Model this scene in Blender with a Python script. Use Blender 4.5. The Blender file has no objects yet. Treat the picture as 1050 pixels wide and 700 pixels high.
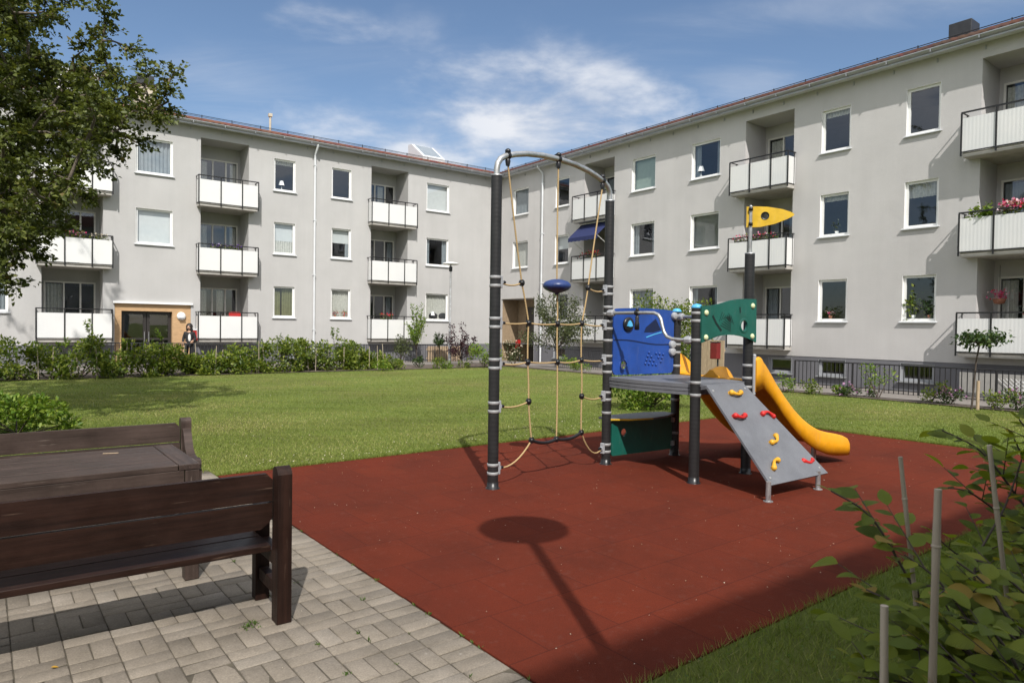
import bpy, math, random
import numpy as np
from mathutils import Vector, Matrix
random.seed(7); rng = np.random.default_rng(11)
R = math.radians
sc = bpy.context.scene
col = sc.collection

# ------------------------------------------------------------------ camera
EYE = Vector((0, 0, 1.6)); FPX = 700.0
PITCH, ROLL = -0.0196386, 0.0138364
_F = Vector((0, math.cos(PITCH), math.sin(PITCH)))
_U = Vector((0, -math.sin(PITCH), math.cos(PITCH)))
_X = Vector((1, 0, 0))
CR = _X * math.cos(ROLL) + _U * math.sin(ROLL)
CU = _U * math.cos(ROLL) - _X * math.sin(ROLL)
cam = bpy.data.cameras.new('camera'); camo = bpy.data.objects.new('camera', cam); col.objects.link(camo)
cam.lens = 24; cam.sensor_width = 36; cam.sensor_fit = 'HORIZONTAL'; cam.clip_end = 3000; cam.clip_start = 0.05
m = Matrix((CR, CU, -_F)).transposed().to_4x4(); m.translation = EYE
camo.matrix_world = m
sc.camera = camo
cam.dof.use_dof = True; cam.dof.focus_distance = 9.0; cam.dof.aperture_fstop = 8.0

def ray(x, y): return CR * (x - 525) + CU * (350 - y) + _F * FPX
def ground_at(x, y, z=0.0):
    d = ray(x, y); return EYE + d * ((z - 1.6) / d.z)
def at(x, y, Y):
    d = ray(x, y); return EYE + d * (Y / d.y)
def on_plane(x, y, p0, n):
    d = ray(x, y); return EYE + d * ((p0 - EYE).dot(n) / d.dot(n))

# ------------------------------------------------------------------ object helpers
def tag(o, label=None, cat=None, group=None, kind=None):
    if label: o['label'] = label
    if cat: o['category'] = cat
    if group: o['group'] = group
    if kind: o['kind'] = kind
    return o
def empty(name, loc=(0, 0, 0), rz=0.0):
    o = bpy.data.objects.new(name, None); col.objects.link(o)
    o.location = loc; o.rotation_euler = (0, 0, rz); o.empty_display_size = 0.2
    return o
def thing(name, label, cat, loc=(0, 0, 0), rz=0.0, group=None):
    return tag(empty(name, loc, rz), label, cat, group)
def dup(o, parent=None):
    c = o.copy(); col.objects.link(c)
    if parent: c.parent = parent
    for ch in list(o.children): dup(ch, c)
    return c

class MB:
    """collects geometry for one mesh"""
    def __init__(s): s.v = []; s.f = []; s.sm = []
    def add(s, vs, fs, smooth=False):
        b = len(s.v); s.v += [tuple(v) for v in vs]
        for f in fs: s.f.append([i + b for i in f]); s.sm.append(smooth)
        return s
    def quad(s, a, b, c, d): return s.add([a, b, c, d], [(0, 1, 2, 3)])
    def box(s, x0, x1, y0, y1, z0, z1):
        x0, x1 = sorted((x0, x1)); y0, y1 = sorted((y0, y1)); z0, z1 = sorted((z0, z1))
        vs = [(x0,y0,z0),(x1,y0,z0),(x1,y1,z0),(x0,y1,z0),(x0,y0,z1),(x1,y0,z1),(x1,y1,z1),(x0,y1,z1)]
        return s.add(vs, [(3,2,1,0),(4,5,6,7),(0,1,5,4),(1,2,6,5),(2,3,7,6),(3,0,4,7)])
    def bar(s, a, b, w, h, up=(0, 0, 1)):
        """box from a to b, width w across, h along up"""
        a, b, up = Vector(a), Vector(b), Vector(up); d = (b - a).normalized()
        x = d.cross(up).normalized() * (w / 2); u = x.cross(d).normalized() * (h / 2)
        vs = [a-x-u, a+x-u, a+x+u, a-x+u, b-x-u, b+x-u, b+x+u, b-x+u]
        return s.add(vs, [(0,1,2,3),(7,6,5,4),(1,0,4,5),(2,1,5,6),(3,2,6,7),(0,3,7,4)])
    def prism(s, pts, d, smooth=False):
        """closed polygon pts extruded by vector d"""
        n = len(pts); d = Vector(d); a = [Vector(p) for p in pts]; b = [p + d for p in a]
        s.add(a + b, [tuple(range(n))[::-1], tuple(range(n, 2*n))] )
        s.add(a + b, [(i, (i+1) % n, n+(i+1) % n, n+i) for i in range(n)], smooth)
        return s
    def tube(s, pts, r, seg=10, cap=True):
        pts = [Vector(p) for p in pts]; n = len(pts); rs = r if isinstance(r, (list, tuple)) else [r] * n
        vs = []; u = None
        for i, p in enumerate(pts):
            t = (pts[min(i+1, n-1)] - pts[max(i-1, 0)]).normalized()
            if u is None:
                u = t.orthogonal().normalized()
            else:
                u = (u - t * u.dot(t)).normalized()
            w = t.cross(u)
            for k in range(seg):
                a = 2*math.pi*k/seg; vs.append(p + (u*math.cos(a) + w*math.sin(a)) * rs[i])
        fs = [(i*seg+k, i*seg+(k+1) % seg, (i+1)*seg+(k+1) % seg, (i+1)*seg+k) for i in range(n-1) for k in range(seg)]
        s.add(vs, fs, True)
        if cap: s.add(vs[:seg], [tuple(range(seg))[::-1]]); s.add(vs[-seg:], [tuple(range(seg))])
        return s
    def lathe(s, prof, c=(0, 0, 0), seg=20, smooth=True, axis=None):
        """prof: (r, z) pairs about an axis through c"""
        c = Vector(c); ax = Vector(axis or (0, 0, 1)).normalized(); u = ax.orthogonal().normalized(); w = ax.cross(u)
        vs = [c + ax*z + (u*math.cos(2*math.pi*k/seg) + w*math.sin(2*math.pi*k/seg))*r for r, z in prof for k in range(seg)]
        n = len(prof)
        fs = [(i*seg+k, i*seg+(k+1) % seg, (i+1)*seg+(k+1) % seg, (i+1)*seg+k) for i in range(n-1) for k in range(seg)]
        s.add(vs, fs, smooth)
        if prof[0][0] > 1e-4: s.add(vs[:seg], [tuple(range(seg))[::-1]])
        if prof[-1][0] > 1e-4: s.add(vs[-seg:], [tuple(range(seg))])
        return s
    def ball(s, c, r, seg=12, rings=8, sx=1, sy=1, sz=1):
        vs = [(c[0]+sx*r*math.sin(math.pi*i/rings)*math.cos(2*math.pi*k/seg), c[1]+sy*r*math.sin(math.pi*i/rings)*math.sin(2*math.pi*k/seg), c[2]+sz*r*math.cos(math.pi*i/rings)) for i in range(rings+1) for k in range(seg)]
        return s.add(vs, [(i*seg+k, (i+1)*seg+k, (i+1)*seg+(k+1) % seg, i*seg+(k+1) % seg) for i in range(rings) for k in range(seg)], True)
    def build(s, name, mat, parent=None, bevel=0.0, segs=2):
        me = bpy.data.meshes.new(name); me.from_pydata(s.v, [], s.f)
        me.polygons.foreach_set('use_smooth', s.sm); me.update()
        o = bpy.data.objects.new(name, me); col.objects.link(o)
        if mat: me.materials.append(mat)
        if parent: o.parent = parent
        if bevel:
            md = o.modifiers.new('bevel', 'BEVEL'); md.width = bevel; md.segments = segs; md.limit_method = 'ANGLE'; md.angle_limit = R(40)
        return o

def np_mesh(name, V, F, mat, parent=None, rnd=None, uv=None, smooth=False):
    """fast mesh from numpy: V (n,3), F (m,k) all of one size"""
    me = bpy.data.meshes.new(name); V = np.asarray(V, np.float32); F = np.asarray(F, np.int32); k = F.shape[1]
    me.vertices.add(len(V)); me.vertices.foreach_set('co', V.ravel())
    me.loops.add(F.size); me.loops.foreach_set('vertex_index', F.ravel())
    me.polygons.add(len(F)); me.polygons.foreach_set('loop_start', np.arange(0, F.size, k, dtype=np.int32)); me.polygons.foreach_set('loop_total', np.full(len(F), k, np.int32))
    if rnd is not None:
        a = me.attributes.new('rnd', 'FLOAT', 'FACE'); a.data.foreach_set('value', np.asarray(rnd, np.float32))
    if uv is not None:
        l = me.uv_layers.new(name='UVMap'); l.data.foreach_set('uv', np.asarray(uv, np.float32)[F.ravel()].ravel())
    if smooth: me.polygons.foreach_set('use_smooth', np.ones(len(F), bool))
    me.update(calc_edges=True); me.validate()
    o = bpy.data.objects.new(name, me); col.objects.link(o); me.materials.append(mat)
    if parent: o.parent = parent
    return o

# ------------------------------------------------------------------ materials
def nmat(name):
    mt = bpy.data.materials.new(name); mt.use_nodes = True; nt = mt.node_tree
    b = nt.nodes['Principled BSDF']; return mt, nt, b
def N(nt, typ, **kw):
    n = nt.nodes.new(typ)
    for k, v in kw.items():
        if k in n.inputs.keys(): n.inputs[k].default_value = v
        else: setattr(n, k, v)
    return n
def ramp(nt, fac, stops):
    r = nt.nodes.new('ShaderNodeValToRGB'); e = r.color_ramp.elements
    while len(e) < len(stops): e.new(0.5)
    for i, (p, c) in enumerate(stops): e[i].position = p; e[i].color = (*c, 1)
    nt.links.new(fac, r.inputs[0]); return r.outputs[0]
def coords(nt, scale=(1, 1, 1), rz=0.0, loc=(0, 0, 0)):
    tc = nt.nodes.new('ShaderNodeTexCoord'); mp = nt.nodes.new('ShaderNodeMapping')
    mp.inputs['Scale'].default_value = scale; mp.inputs['Rotation'].default_value = (0, 0, rz); mp.inputs['Location'].default_value = loc
    nt.links.new(tc.outputs['Object'], mp.inputs[0]); return mp.outputs[0]
def mixc(nt, fac, a, b, mode='MIX'):
    n = nt.nodes.new('ShaderNodeMix'); n.data_type = 'RGBA'; n.blend_type = mode
    for s, v in ((n.inputs[0], fac), (n.inputs[6], a), (n.inputs[7], b)):
        if hasattr(v, 'is_output'): nt.links.new(v, s)
        elif isinstance(v, (int, float)): s.default_value = v
        else: s.default_value = (*v, 1)
    return n.outputs[2]
def bump(nt, h, strength, dist=0.01, normal=None):
    b = nt.nodes.new('ShaderNodeBump'); b.inputs['Strength'].default_value = strength; b.inputs['Distance'].default_value = dist
    nt.links.new(h, b.inputs['Height'])
    if normal: nt.links.new(normal, b.inputs['Normal'])
    return b.outputs[0]
def simple(name, c, rough=0.5, metal=0.0, var=0.12, scale=6.0, bmp=0.0, bscale=60.0, spec=0.5, stretch=(1, 1, 1), coat=0.0, scuff=0.0):
    """colour with soft uneven variation and a fine bump"""
    mt, nt, b = nmat(name); co = coords(nt, stretch)
    n = N(nt, 'ShaderNodeTexNoise', Scale=scale, Detail=5.0, Roughness=0.6); nt.links.new(co, n.inputs['Vector'])
    lo = tuple(x*(1-var) for x in c); hi = tuple(min(1, x*(1+var)) for x in c)
    cc = ramp(nt, n.outputs[0], [(0.3, lo), (0.7, hi)])
    if scuff:
        c2 = coords(nt, (9, 9, 2.2), 0.6); ns = N(nt, 'ShaderNodeTexNoise', Scale=2.2, Detail=9.0, Roughness=0.72, Distortion=0.8); nt.links.new(c2, ns.inputs['Vector'])
        cc = mixc(nt, ramp(nt, ns.outputs[0], [(0.56, (0,)*3), (0.74, (scuff,)*3)]), cc, tuple(0.55*x + 0.13 for x in c))
        ng = N(nt, 'ShaderNodeTexNoise', Scale=3.0, Detail=8.0, Roughness=0.7); nt.links.new(co, ng.inputs['Vector'])
        cc = mixc(nt, 1.0, cc, ramp(nt, ng.outputs[0], [(0.34, (0.80, 0.78, 0.74)), (0.55, (1.0,)*3)]), 'MULTIPLY')
        nt.links.new(ramp(nt, ns.outputs[0], [(0.4, (rough,)*3), (0.7, (min(1, rough+.25),)*3)]), b.inputs['Roughness'])
    nt.links.new(cc, b.inputs['Base Color'])
    if not scuff: b.inputs['Roughness'].default_value = rough
    b.inputs['Metallic'].default_value = metal; b.inputs['Specular IOR Level'].default_value = spec
    b.inputs['Coat Weight'].default_value = coat
    if bmp:
        n2 = N(nt, 'ShaderNodeTexNoise', Scale=bscale, Detail=3.0); nt.links.new(co, n2.inputs['Vector'])
        nt.links.new(bump(nt, n2.outputs[0], bmp), b.inputs['Normal'])
    return mt

def plaster(name, c):
    mt, nt, b = nmat(name); co = coords(nt)
    n1 = N(nt, 'ShaderNodeTexNoise', Scale=0.45, Detail=6.0, Roughness=0.6); nt.links.new(co, n1.inputs['Vector'])
    st = coords(nt, (2.2, 2.2, 0.18)); n2 = N(nt, 'ShaderNodeTexNoise', Scale=1.0, Detail=5.0, Roughness=0.65); nt.links.new(st, n2.inputs['Vector'])
    n3 = N(nt, 'ShaderNodeTexNoise', Scale=28.0, Detail=5.0, Roughness=0.7); nt.links.new(co, n3.inputs['Vector'])
    base = ramp(nt, n1.outputs[0], [(0.32, tuple(x*0.925 for x in c)), (0.68, tuple(x*1.04 for x in c))])
    base = mixc(nt, 1.0, base, ramp(nt, n2.outputs[0], [(0.33, (0.965,)*3), (0.6, (1.01,)*3)]), 'MULTIPLY')
    base = mixc(nt, 1.0, base, ramp(nt, n3.outputs[0], [(0.3, (0.97,)*3), (0.7, (1.03,)*3)]), 'MULTIPLY')
    nt.links.new(base, b.inputs['Base Color']); b.inputs['Roughness'].default_value = 0.92; b.inputs['Specular IOR Level'].default_value = 0.2
    n4 = N(nt, 'ShaderNodeTexNoise', Scale=90.0, Detail=4.0); nt.links.new(co, n4.inputs['Vector'])
    h = bump(nt, n1.outputs[0], 0.5, 0.05); nt.links.new(bump(nt, n4.outputs[0], 0.5, 0.01, h), b.inputs['Normal'])
    return mt

def wood(name, dark, light, worn, axis=0):
    mt, nt, b = nmat(name)
    s = [34, 34, 34]; s[axis] = 1.6
    co = coords(nt, tuple(s)); n1 = N(nt, 'ShaderNodeTexNoise', Scale=1.0, Detail=7.0, Roughness=0.65); nt.links.new(co, n1.inputs['Vector'])
    co2 = coords(nt); n2 = N(nt, 'ShaderNodeTexNoise', Scale=3.0, Detail=5.0, Roughness=0.7); nt.links.new(co2, n2.inputs['Vector'])
    base = ramp(nt, n1.outputs[0], [(0.3, dark), (0.62, light)])
    base = mixc(nt, 0.75, base, ramp(nt, n2.outputs[0], [(0.35, (0.72,)*3), (0.65, (1.2,)*3)]), 'MULTIPLY')
    s2 = [70, 70, 70]; s2[axis] = 5
    co3 = coords(nt, tuple(s2)); n3 = N(nt, 'ShaderNodeTexNoise', Scale=1.0, Detail=4.0); nt.links.new(co3, n3.inputs['Vector'])
    base = mixc(nt, ramp(nt, n3.outputs[0], [(0.66, (0,)*3), (0.76, (1,)*3)]), base, worn)
    nt.links.new(base, b.inputs['Base Color'])
    nt.links.new(ramp(nt, n2.outputs[0], [(0.3, (0.38,)*3), (0.7, (0.6,)*3)]), b.inputs['Roughness']); b.inputs['Specular IOR Level'].default_value = 0.22
    nt.links.new(bump(nt, n1.outputs[0], 0.5, 0.004), b.inputs['Normal'])
    return mt

def leafmat(name, stops, trans=0.35, rough=0.45, veins=False, spec=0.35):
    mt, nt, b = nmat(name)
    a = N(nt, 'ShaderNodeAttribute'); a.attribute_name = 'rnd'
    c = ramp(nt, a.outputs['Fac'], stops)
    if veins:
        uv = nt.nodes.new('ShaderNodeUVMap'); sp = nt.nodes.new('ShaderNodeSeparateXYZ'); nt.links.new(uv.outputs[0], sp.inputs[0])
        ab = N(nt, 'ShaderNodeMath', operation='ABSOLUTE'); su = N(nt, 'ShaderNodeMath', operation='SUBTRACT'); nt.links.new(sp.outputs[0], su.inputs[0]); su.inputs[1].default_value = 0.5; nt.links.new(su.outputs[0], ab.inputs[0])
        mu = N(nt, 'ShaderNodeMath', operation='MULTIPLY_ADD'); nt.links.new(ab.outputs[0], mu.inputs[0]); mu.inputs[1].default_value = -0.9; nt.links.new(sp.outputs[1], mu.inputs[2])
        sn = N(nt, 'ShaderNodeMath', operation='MULTIPLY'); nt.links.new(mu.outputs[0], sn.inputs[0]); sn.inputs[1].default_value = 66.0
        si = N(nt, 'ShaderNodeMath', operation='SINE'); nt.links.new(sn.outputs[0], si.inputs[0])
        nt.links.new(bump(nt, si.outputs[0], 0.55, 0.0012), b.inputs['Normal'])
        c = mixc(nt, 1.0, c, ramp(nt, si.outputs[0], [(0.0, (1.02,)*3), (1.0, (0.9,)*3)]), 'MULTIPLY')
    nt.links.new(c, b.inputs['Base Color']); b.inputs['Roughness'].default_value = rough; b.inputs['Specular IOR Level'].default_value = spec
    t = nt.nodes.new('ShaderNodeBsdfTranslucent'); nt.links.new(mixc(nt, 1.0, c, (1.25, 1.2, 0.6), 'MULTIPLY'), t.inputs[0])
    mx = nt.nodes.new('ShaderNodeMixShader'); mx.inputs[0].default_value = trans
    nt.links.new(b.outputs[0], mx.inputs[1]); nt.links.new(t.outputs[0], mx.inputs[2]); nt.links.new(mx.outputs[0], nt.nodes['Material Output'].inputs[0])
    return mt

M = {}
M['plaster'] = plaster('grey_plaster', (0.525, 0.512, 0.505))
M['plaster_undimmed'] = M['plaster']; M['plaster'] = plaster('grey_plaster_dimmed', (0.452, 0.447, 0.442))  # left block's copy of the plaster, its weaker ambient light put into the colour
M['plaster_in'] = plaster('recess_plaster', (0.40, 0.38, 0.37))
M['plinth'] = plaster('plinth_paint', (0.165, 0.165, 0.18))
M['white'] = simple('white_paint', (0.80, 0.80, 0.79), 0.45, var=0.04, scale=3)
M['frame'] = simple('window_paint', (0.78, 0.78, 0.77), 0.4, var=0.04, scale=3)
M['door_frame'] = simple('balcony_door_paint', (0.72, 0.70, 0.66), 0.45, var=0.06)
M['concrete'] = simple('slab_concrete', (0.42, 0.40, 0.37), 0.85, var=0.15, scale=4, bmp=0.3)
M['black'] = simple('black_iron', (0.010, 0.010, 0.011), 0.45, var=0.2)
M['gutter'] = simple('gutter_zinc', (0.36, 0.37, 0.38), 0.45, metal=0.55, var=0.12, scale=2)
M['gutter_white'] = simple('gutter_paint', (0.62, 0.64, 0.66), 0.4, var=0.08, scale=2)
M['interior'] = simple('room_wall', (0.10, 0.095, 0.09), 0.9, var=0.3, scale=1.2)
M['blind'] = simple('white_blind', (0.74, 0.75, 0.76), 0.7, var=0.04)
M['lace'] = simple('lace_curtain', (0.62, 0.60, 0.55), 0.8, var=0.2, scale=14)
M['green_blind'] = simple('pale_green_blind', (0.42, 0.50, 0.42), 0.8, var=0.06)
M['olive_curtain'] = simple('olive_curtain', (0.16, 0.16, 0.07), 0.8, var=0.2)
M['grey_curtain'] = simple('grey_curtain', (0.30, 0.33, 0.36), 0.8, var=0.12)
M['dark_door'] = simple('dark_door', (0.03, 0.026, 0.024), 0.4, var=0.2)
M['plywood'] = simple('entrance_plywood', (0.48, 0.31, 0.165), 0.6, var=0.15, scale=5, stretch=(1, 1, 5))
M['dark_red'] = simple('dark_red_paint', (0.17, 0.013, 0.013), 0.45, var=0.15)
M['red'] = simple('red_paint', (0.40, 0.02, 0.018), 0.35, var=0.1)
M['steel'] = simple('galvanised_steel', (0.50, 0.51, 0.52), 0.38, metal=0.85, var=0.12, scale=12, scuff=0.4)
M['grey_plastic'] = simple('grey_plastic', (0.33, 0.34, 0.36), 0.45, var=0.08)
M['alu'] = simple('clamp_band', (0.30, 0.305, 0.31), 0.6, metal=0.1, var=0.06)
M['black_plastic'] = simple('black_plastic', (0.012, 0.012, 0.014), 0.35, var=0.15)
M['blue'] = simple('blue_panel', (0.014, 0.062, 0.30), 0.38, var=0.10, scale=5, bmp=0.05, bscale=120, scuff=0.4)
M['blue_groove'] = simple('blue_groove', (0.003, 0.010, 0.05), 0.5, var=0.1)
M['light_blue'] = simple('light_blue_plastic', (0.09, 0.42, 0.72), 0.4, var=0.08)
M['green'] = simple('green_panel', (0.006, 0.10, 0.075), 0.38, var=0.10, scale=5, bmp=0.05, bscale=120, scuff=0.4)
M['green_groove'] = simple('green_groove', (0.002, 0.012, 0.010), 0.5, var=0.1)
M['bolt'] = simple('pale_bolt_cap', (0.62, 0.68, 0.40), 0.4, var=0.05)
M['yellow'] = simple('yellow_panel', (0.66, 0.42, 0.02), 0.4, var=0.08, scale=6, scuff=0.4)
M['slide'] = simple('slide_plastic', (0.74, 0.33, 0.008), 0.33, var=0.07, scale=4, bmp=0.04, bscale=40, scuff=0.4)
M['hold_y'] = simple('yellow_hold', (0.70, 0.36, 0.02), 0.4, var=0.1, bmp=0.1, bscale=90, scuff=0.4)
M['hold_r'] = simple('red_hold', (0.52, 0.015, 0.012), 0.38, var=0.1, bmp=0.1, bscale=90, scuff=0.4)
M['bob'] = simple('blue_bob', (0.020, 0.045, 0.17), 0.32, var=0.08, scuff=0.4)
M['rope'] = None
M['cane'] = None
M['bark'] = simple('grey_bark', (0.11, 0.09, 0.07), 0.9, var=0.35, scale=14, bmp=0.6, bscale=30)
M['stem'] = simple('brown_stem', (0.06, 0.045, 0.035), 0.8, var=0.3, scale=20)
M['soil'] = simple('bed_soil', (0.09, 0.07, 0.055), 0.95, var=0.4, scale=9, bmp=0.9, bscale=25)
M['skin'] = simple('skin', (0.50, 0.30, 0.20), 0.5, var=0.06)
M['hair'] = simple('dark_hair', (0.014, 0.01, 0.009), 0.5, var=0.3, scale=40, stretch=(1, 1, 0.2))
M['cloth_dark'] = simple('dark_cloth', (0.016, 0.016, 0.018), 0.85, var=0.25)
M['cloth_white'] = simple('white_cloth', (0.68, 0.68, 0.67), 0.85, var=0.08)
M['awning'] = simple('navy_awning', (0.012, 0.020, 0.085), 0.8, var=0.12)
M['terracotta'] = simple('terracotta', (0.30, 0.12, 0.07), 0.8, var=0.2)
M['dark_box'] = simple('flower_box_plastic', (0.03, 0.03, 0.03), 0.5)
M['chimney'] = simple('chimney_render', (0.5, 0.45, 0.36), 0.9, var=0.15)
M['dark_metal'] = simple('dark_sheet_metal', (0.035, 0.037, 0.042), 0.5, metal=0.3, var=0.2)
M['light_wood'] = simple('pale_wood', (0.40, 0.30, 0.20), 0.7, var=0.2, scale=8, stretch=(6, 6, 1))
M['petals'] = leafmat('petal_mix', [(0.0, (0.62, 0.02, 0.03)), (0.34, (0.60, 0.06, 0.22)), (0.62, (0.65, 0.30, 0.42)), (1.0, (0.75, 0.72, 0.70))], 0.25, 0.6)
M['petals_red'] = leafmat('red_petals', [(0.0, (0.60, 0.015, 0.02)), (1.0, (0.60, 0.05, 0.10))], 0.25, 0.6)
M['petals_purple'] = leafmat('purple_petals', [(0.0, (0.07, 0.02, 0.22)), (0.8, (0.13, 0.04, 0.32)), (1.0, (0.7, 0.68, 0.7))], 0.25, 0.6)
M['petals_mauve'] = leafmat('mauve_petals', [(0.0, (0.30, 0.12, 0.28)), (1.0, (0.48, 0.28, 0.45))], 0.3, 0.6)
M['leaf_tree'] = leafmat('hawthorn_leaf', [(0.0, (0.036, 0.052, 0.013)), (0.5, (0.088, 0.112, 0.025)), (0.9, (0.165, 0.19, 0.050)), (1.0, (0.17, 0.13, 0.05))], 0.34, 0.5)
M['leaf_hedge'] = leafmat('hornbeam_leaf', [(0.0, (0.05, 0.090, 0.014)), (0.5, (0.125, 0.185, 0.026)), (1.0, (0.29, 0.33, 0.06))], 0.42, 0.45)
M['leaf_near'] = leafmat('hornbeam_leaf_close', [(0.0, (0.095, 0.140, 0.016)), (0.55, (0.185, 0.240, 0.024)), (0.95, (0.29, 0.32, 0.040)), (1.0, (0.35, 0.25, 0.05))], 0.45, 0.5, veins=True)
M['leaf_lime'] = leafmat('lime_leaf', [(0.0, (0.07, 0.14, 0.015)), (0.6, (0.15, 0.24, 0.025)), (1.0, (0.26, 0.33, 0.05))], 0.35, 0.5)
M['leaf_dark'] = leafmat('dark_leaf', [(0.0, (0.018, 0.045, 0.012)), (0.7, (0.045, 0.085, 0.02)), (1.0, (0.09, 0.13, 0.03))], 0.25, 0.45)
M['leaf_olive'] = leafmat('grey_green_leaf', [(0.0, (0.035, 0.05, 0.02)), (0.7, (0.08, 0.10, 0.04)), (1.0, (0.16, 0.18, 0.08))], 0.25, 0.5)
M['leaf_purple'] = leafmat('purple_leaf', [(0.0, (0.025, 0.010, 0.015)), (0.7, (0.055, 0.022, 0.03)), (1.0, (0.11, 0.05, 0.055))], 0.25, 0.45)
M['grass'] = leafmat('grass_blade', [(0.0, (0.085, 0.130, 0.022)), (0.5, (0.195, 0.250, 0.052)), (0.82, (0.29, 0.32, 0.09)), (1.0, (0.42, 0.38, 0.18))], 0.38, 0.6, spec=0.2)
M['weed'] = leafmat('weed_leaf', [(0.0, (0.05, 0.10, 0.015)), (1.0, (0.11, 0.18, 0.03))], 0.3, 0.55)
M['fallen'] = leafmat('fallen_petal', [(0.0, (0.36, 0.29, 0.20)), (1.0, (0.66, 0.60, 0.50))], 0.1, 0.7)
M['wood_bench'] = wood('stained_bench_wood', (0.010, 0.0045, 0.0032), (0.027, 0.0118, 0.0080), (0.075, 0.047, 0.034))
M['wood_grey'] = wood('weathered_table_wood', (0.034, 0.024, 0.020), (0.070, 0.049, 0.041), (0.15, 0.12, 0.10))
M['wood_bench_up'] = wood('stained_post_wood', (0.010, 0.0045, 0.0032), (0.027, 0.0118, 0.0080), (0.075, 0.047, 0.034), 2)
M['wood_grey_up'] = wood('weathered_post_wood', (0.034, 0.024, 0.020), (0.070, 0.049, 0.041), (0.15, 0.12, 0.10), 2)
M['wood_grey_across'] = wood('weathered_cross_wood', (0.034, 0.024, 0.020), (0.070, 0.049, 0.041), (0.15, 0.12, 0.10), 1)

def _rope():
    mt, nt, b = nmat('beige_rope'); co = coords(nt, (1, 1, 1))
    w = N(nt, 'ShaderNodeTexWave', Scale=38.0, Distortion=0.5); w.bands_direction = 'DIAGONAL'; nt.links.new(co, w.inputs['Vector'])
    nt.links.new(ramp(nt, w.outputs[1], [(0, (0.36, 0.24, 0.11)), (1, (0.56, 0.41, 0.21))]), b.inputs['Base Color']); b.inputs['Roughness'].default_value = 0.85
    nt.links.new(bump(nt, w.outputs[1], 0.6, 0.004), b.inputs['Normal']); return mt
M['rope'] = _rope()
def _cane():
    mt, nt, b = nmat('bamboo_cane'); co = coords(nt, (30, 30, 1.5))
    n = N(nt, 'ShaderNodeTexNoise', Scale=1.0, Detail=5.0); nt.links.new(co, n.inputs['Vector'])
    nt.links.new(ramp(nt, n.outputs[0], [(0.3, (0.27, 0.22, 0.165)), (0.7, (0.50, 0.43, 0.34))]), b.inputs['Base Color']); b.inputs['Roughness'].default_value = 0.6
    nt.links.new(bump(nt, n.outputs[0], 0.4, 0.003), b.inputs['Normal']); return mt
M['cane'] = _cane()
def _post():
    mt, nt, b = nmat('banded_black_post'); co = coords(nt)
    w = N(nt, 'ShaderNodeTexWave', Scale=7.2, Distortion=0.3, Detail=1.0); w.bands_direction = 'Z'; nt.links.new(co, w.inputs['Vector'])
    n = N(nt, 'ShaderNodeTexNoise', Scale=9.0, Detail=5.0); nt.links.new(co, n.inputs['Vector'])
    c = ramp(nt, w.outputs[1], [(0.0, (0.011, 0.011, 0.012)), (0.10, (0.013, 0.013, 0.014)), (1.0, (0.0155, 0.0155, 0.0165))])
    c = mixc(nt, 0.7, c, ramp(nt, n.outputs[0], [(0.3, (0.7,)*3), (0.7, (1.35,)*3)]), 'MULTIPLY')
    nt.links.new(c, b.inputs['Base Color']); b.inputs['Roughness'].default_value = 0.5
    nt.links.new(bump(nt, w.outputs[1], 0.10, 0.004), b.inputs['Normal']); return mt
M['post'] = _post()
def _ramp():
    mt, nt, b = nmat('grey_laminate'); co = coords(nt)
    n = N(nt, 'ShaderNodeTexNoise', Scale=2.6, Detail=7.0, Roughness=0.7); nt.links.new(co, n.inputs['Vector'])
    n2 = N(nt, 'ShaderNodeTexNoise', Scale=140.0, Detail=2.0); nt.links.new(co, n2.inputs['Vector'])
    c = ramp(nt, n.outputs[0], [(0.3, (0.115, 0.12, 0.135)), (0.6, (0.155, 0.162, 0.18)), (0.8, (0.19, 0.195, 0.205))])
    c = mixc(nt, 1.0, c, ramp(nt, n2.outputs[0], [(0.3, (0.85,)*3), (0.7, (1.12,)*3)]), 'MULTIPLY')
    nt.links.new(c, b.inputs['Base Color']); b.inputs['Roughness'].default_value = 0.5
    nt.links.new(bump(nt, n2.outputs[0], 0.3, 0.003), b.inputs['Normal']); return mt
M['laminate'] = _ramp()
def _panel_white(name, k):
    mt, nt, b = nmat(name); co = coords(nt)
    w = N(nt, 'ShaderNodeTexWave', Scale=3.4, Distortion=0.0); w.bands_direction = 'X'; nt.links.new(co, w.inputs['Vector'])
    n = N(nt, 'ShaderNodeTexNoise', Scale=1.2, Detail=5.0); nt.links.new(co, n.inputs['Vector'])
    nt.links.new(ramp(nt, n.outputs[0], [(0.3, (0.65, 0.66, 0.66)), (0.7, (0.71, 0.71, 0.70))]), b.inputs['Base Color']); b.inputs['Roughness'].default_value = 0.45
    nt.links.new(bump(nt, w.outputs[1], k, 0.012), b.inputs['Normal']); return mt
M['panel'] = _panel_white('corrugated_white_panel', 0.16); M['panel_flat'] = _panel_white('flat_white_panel', 0.03)
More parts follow.
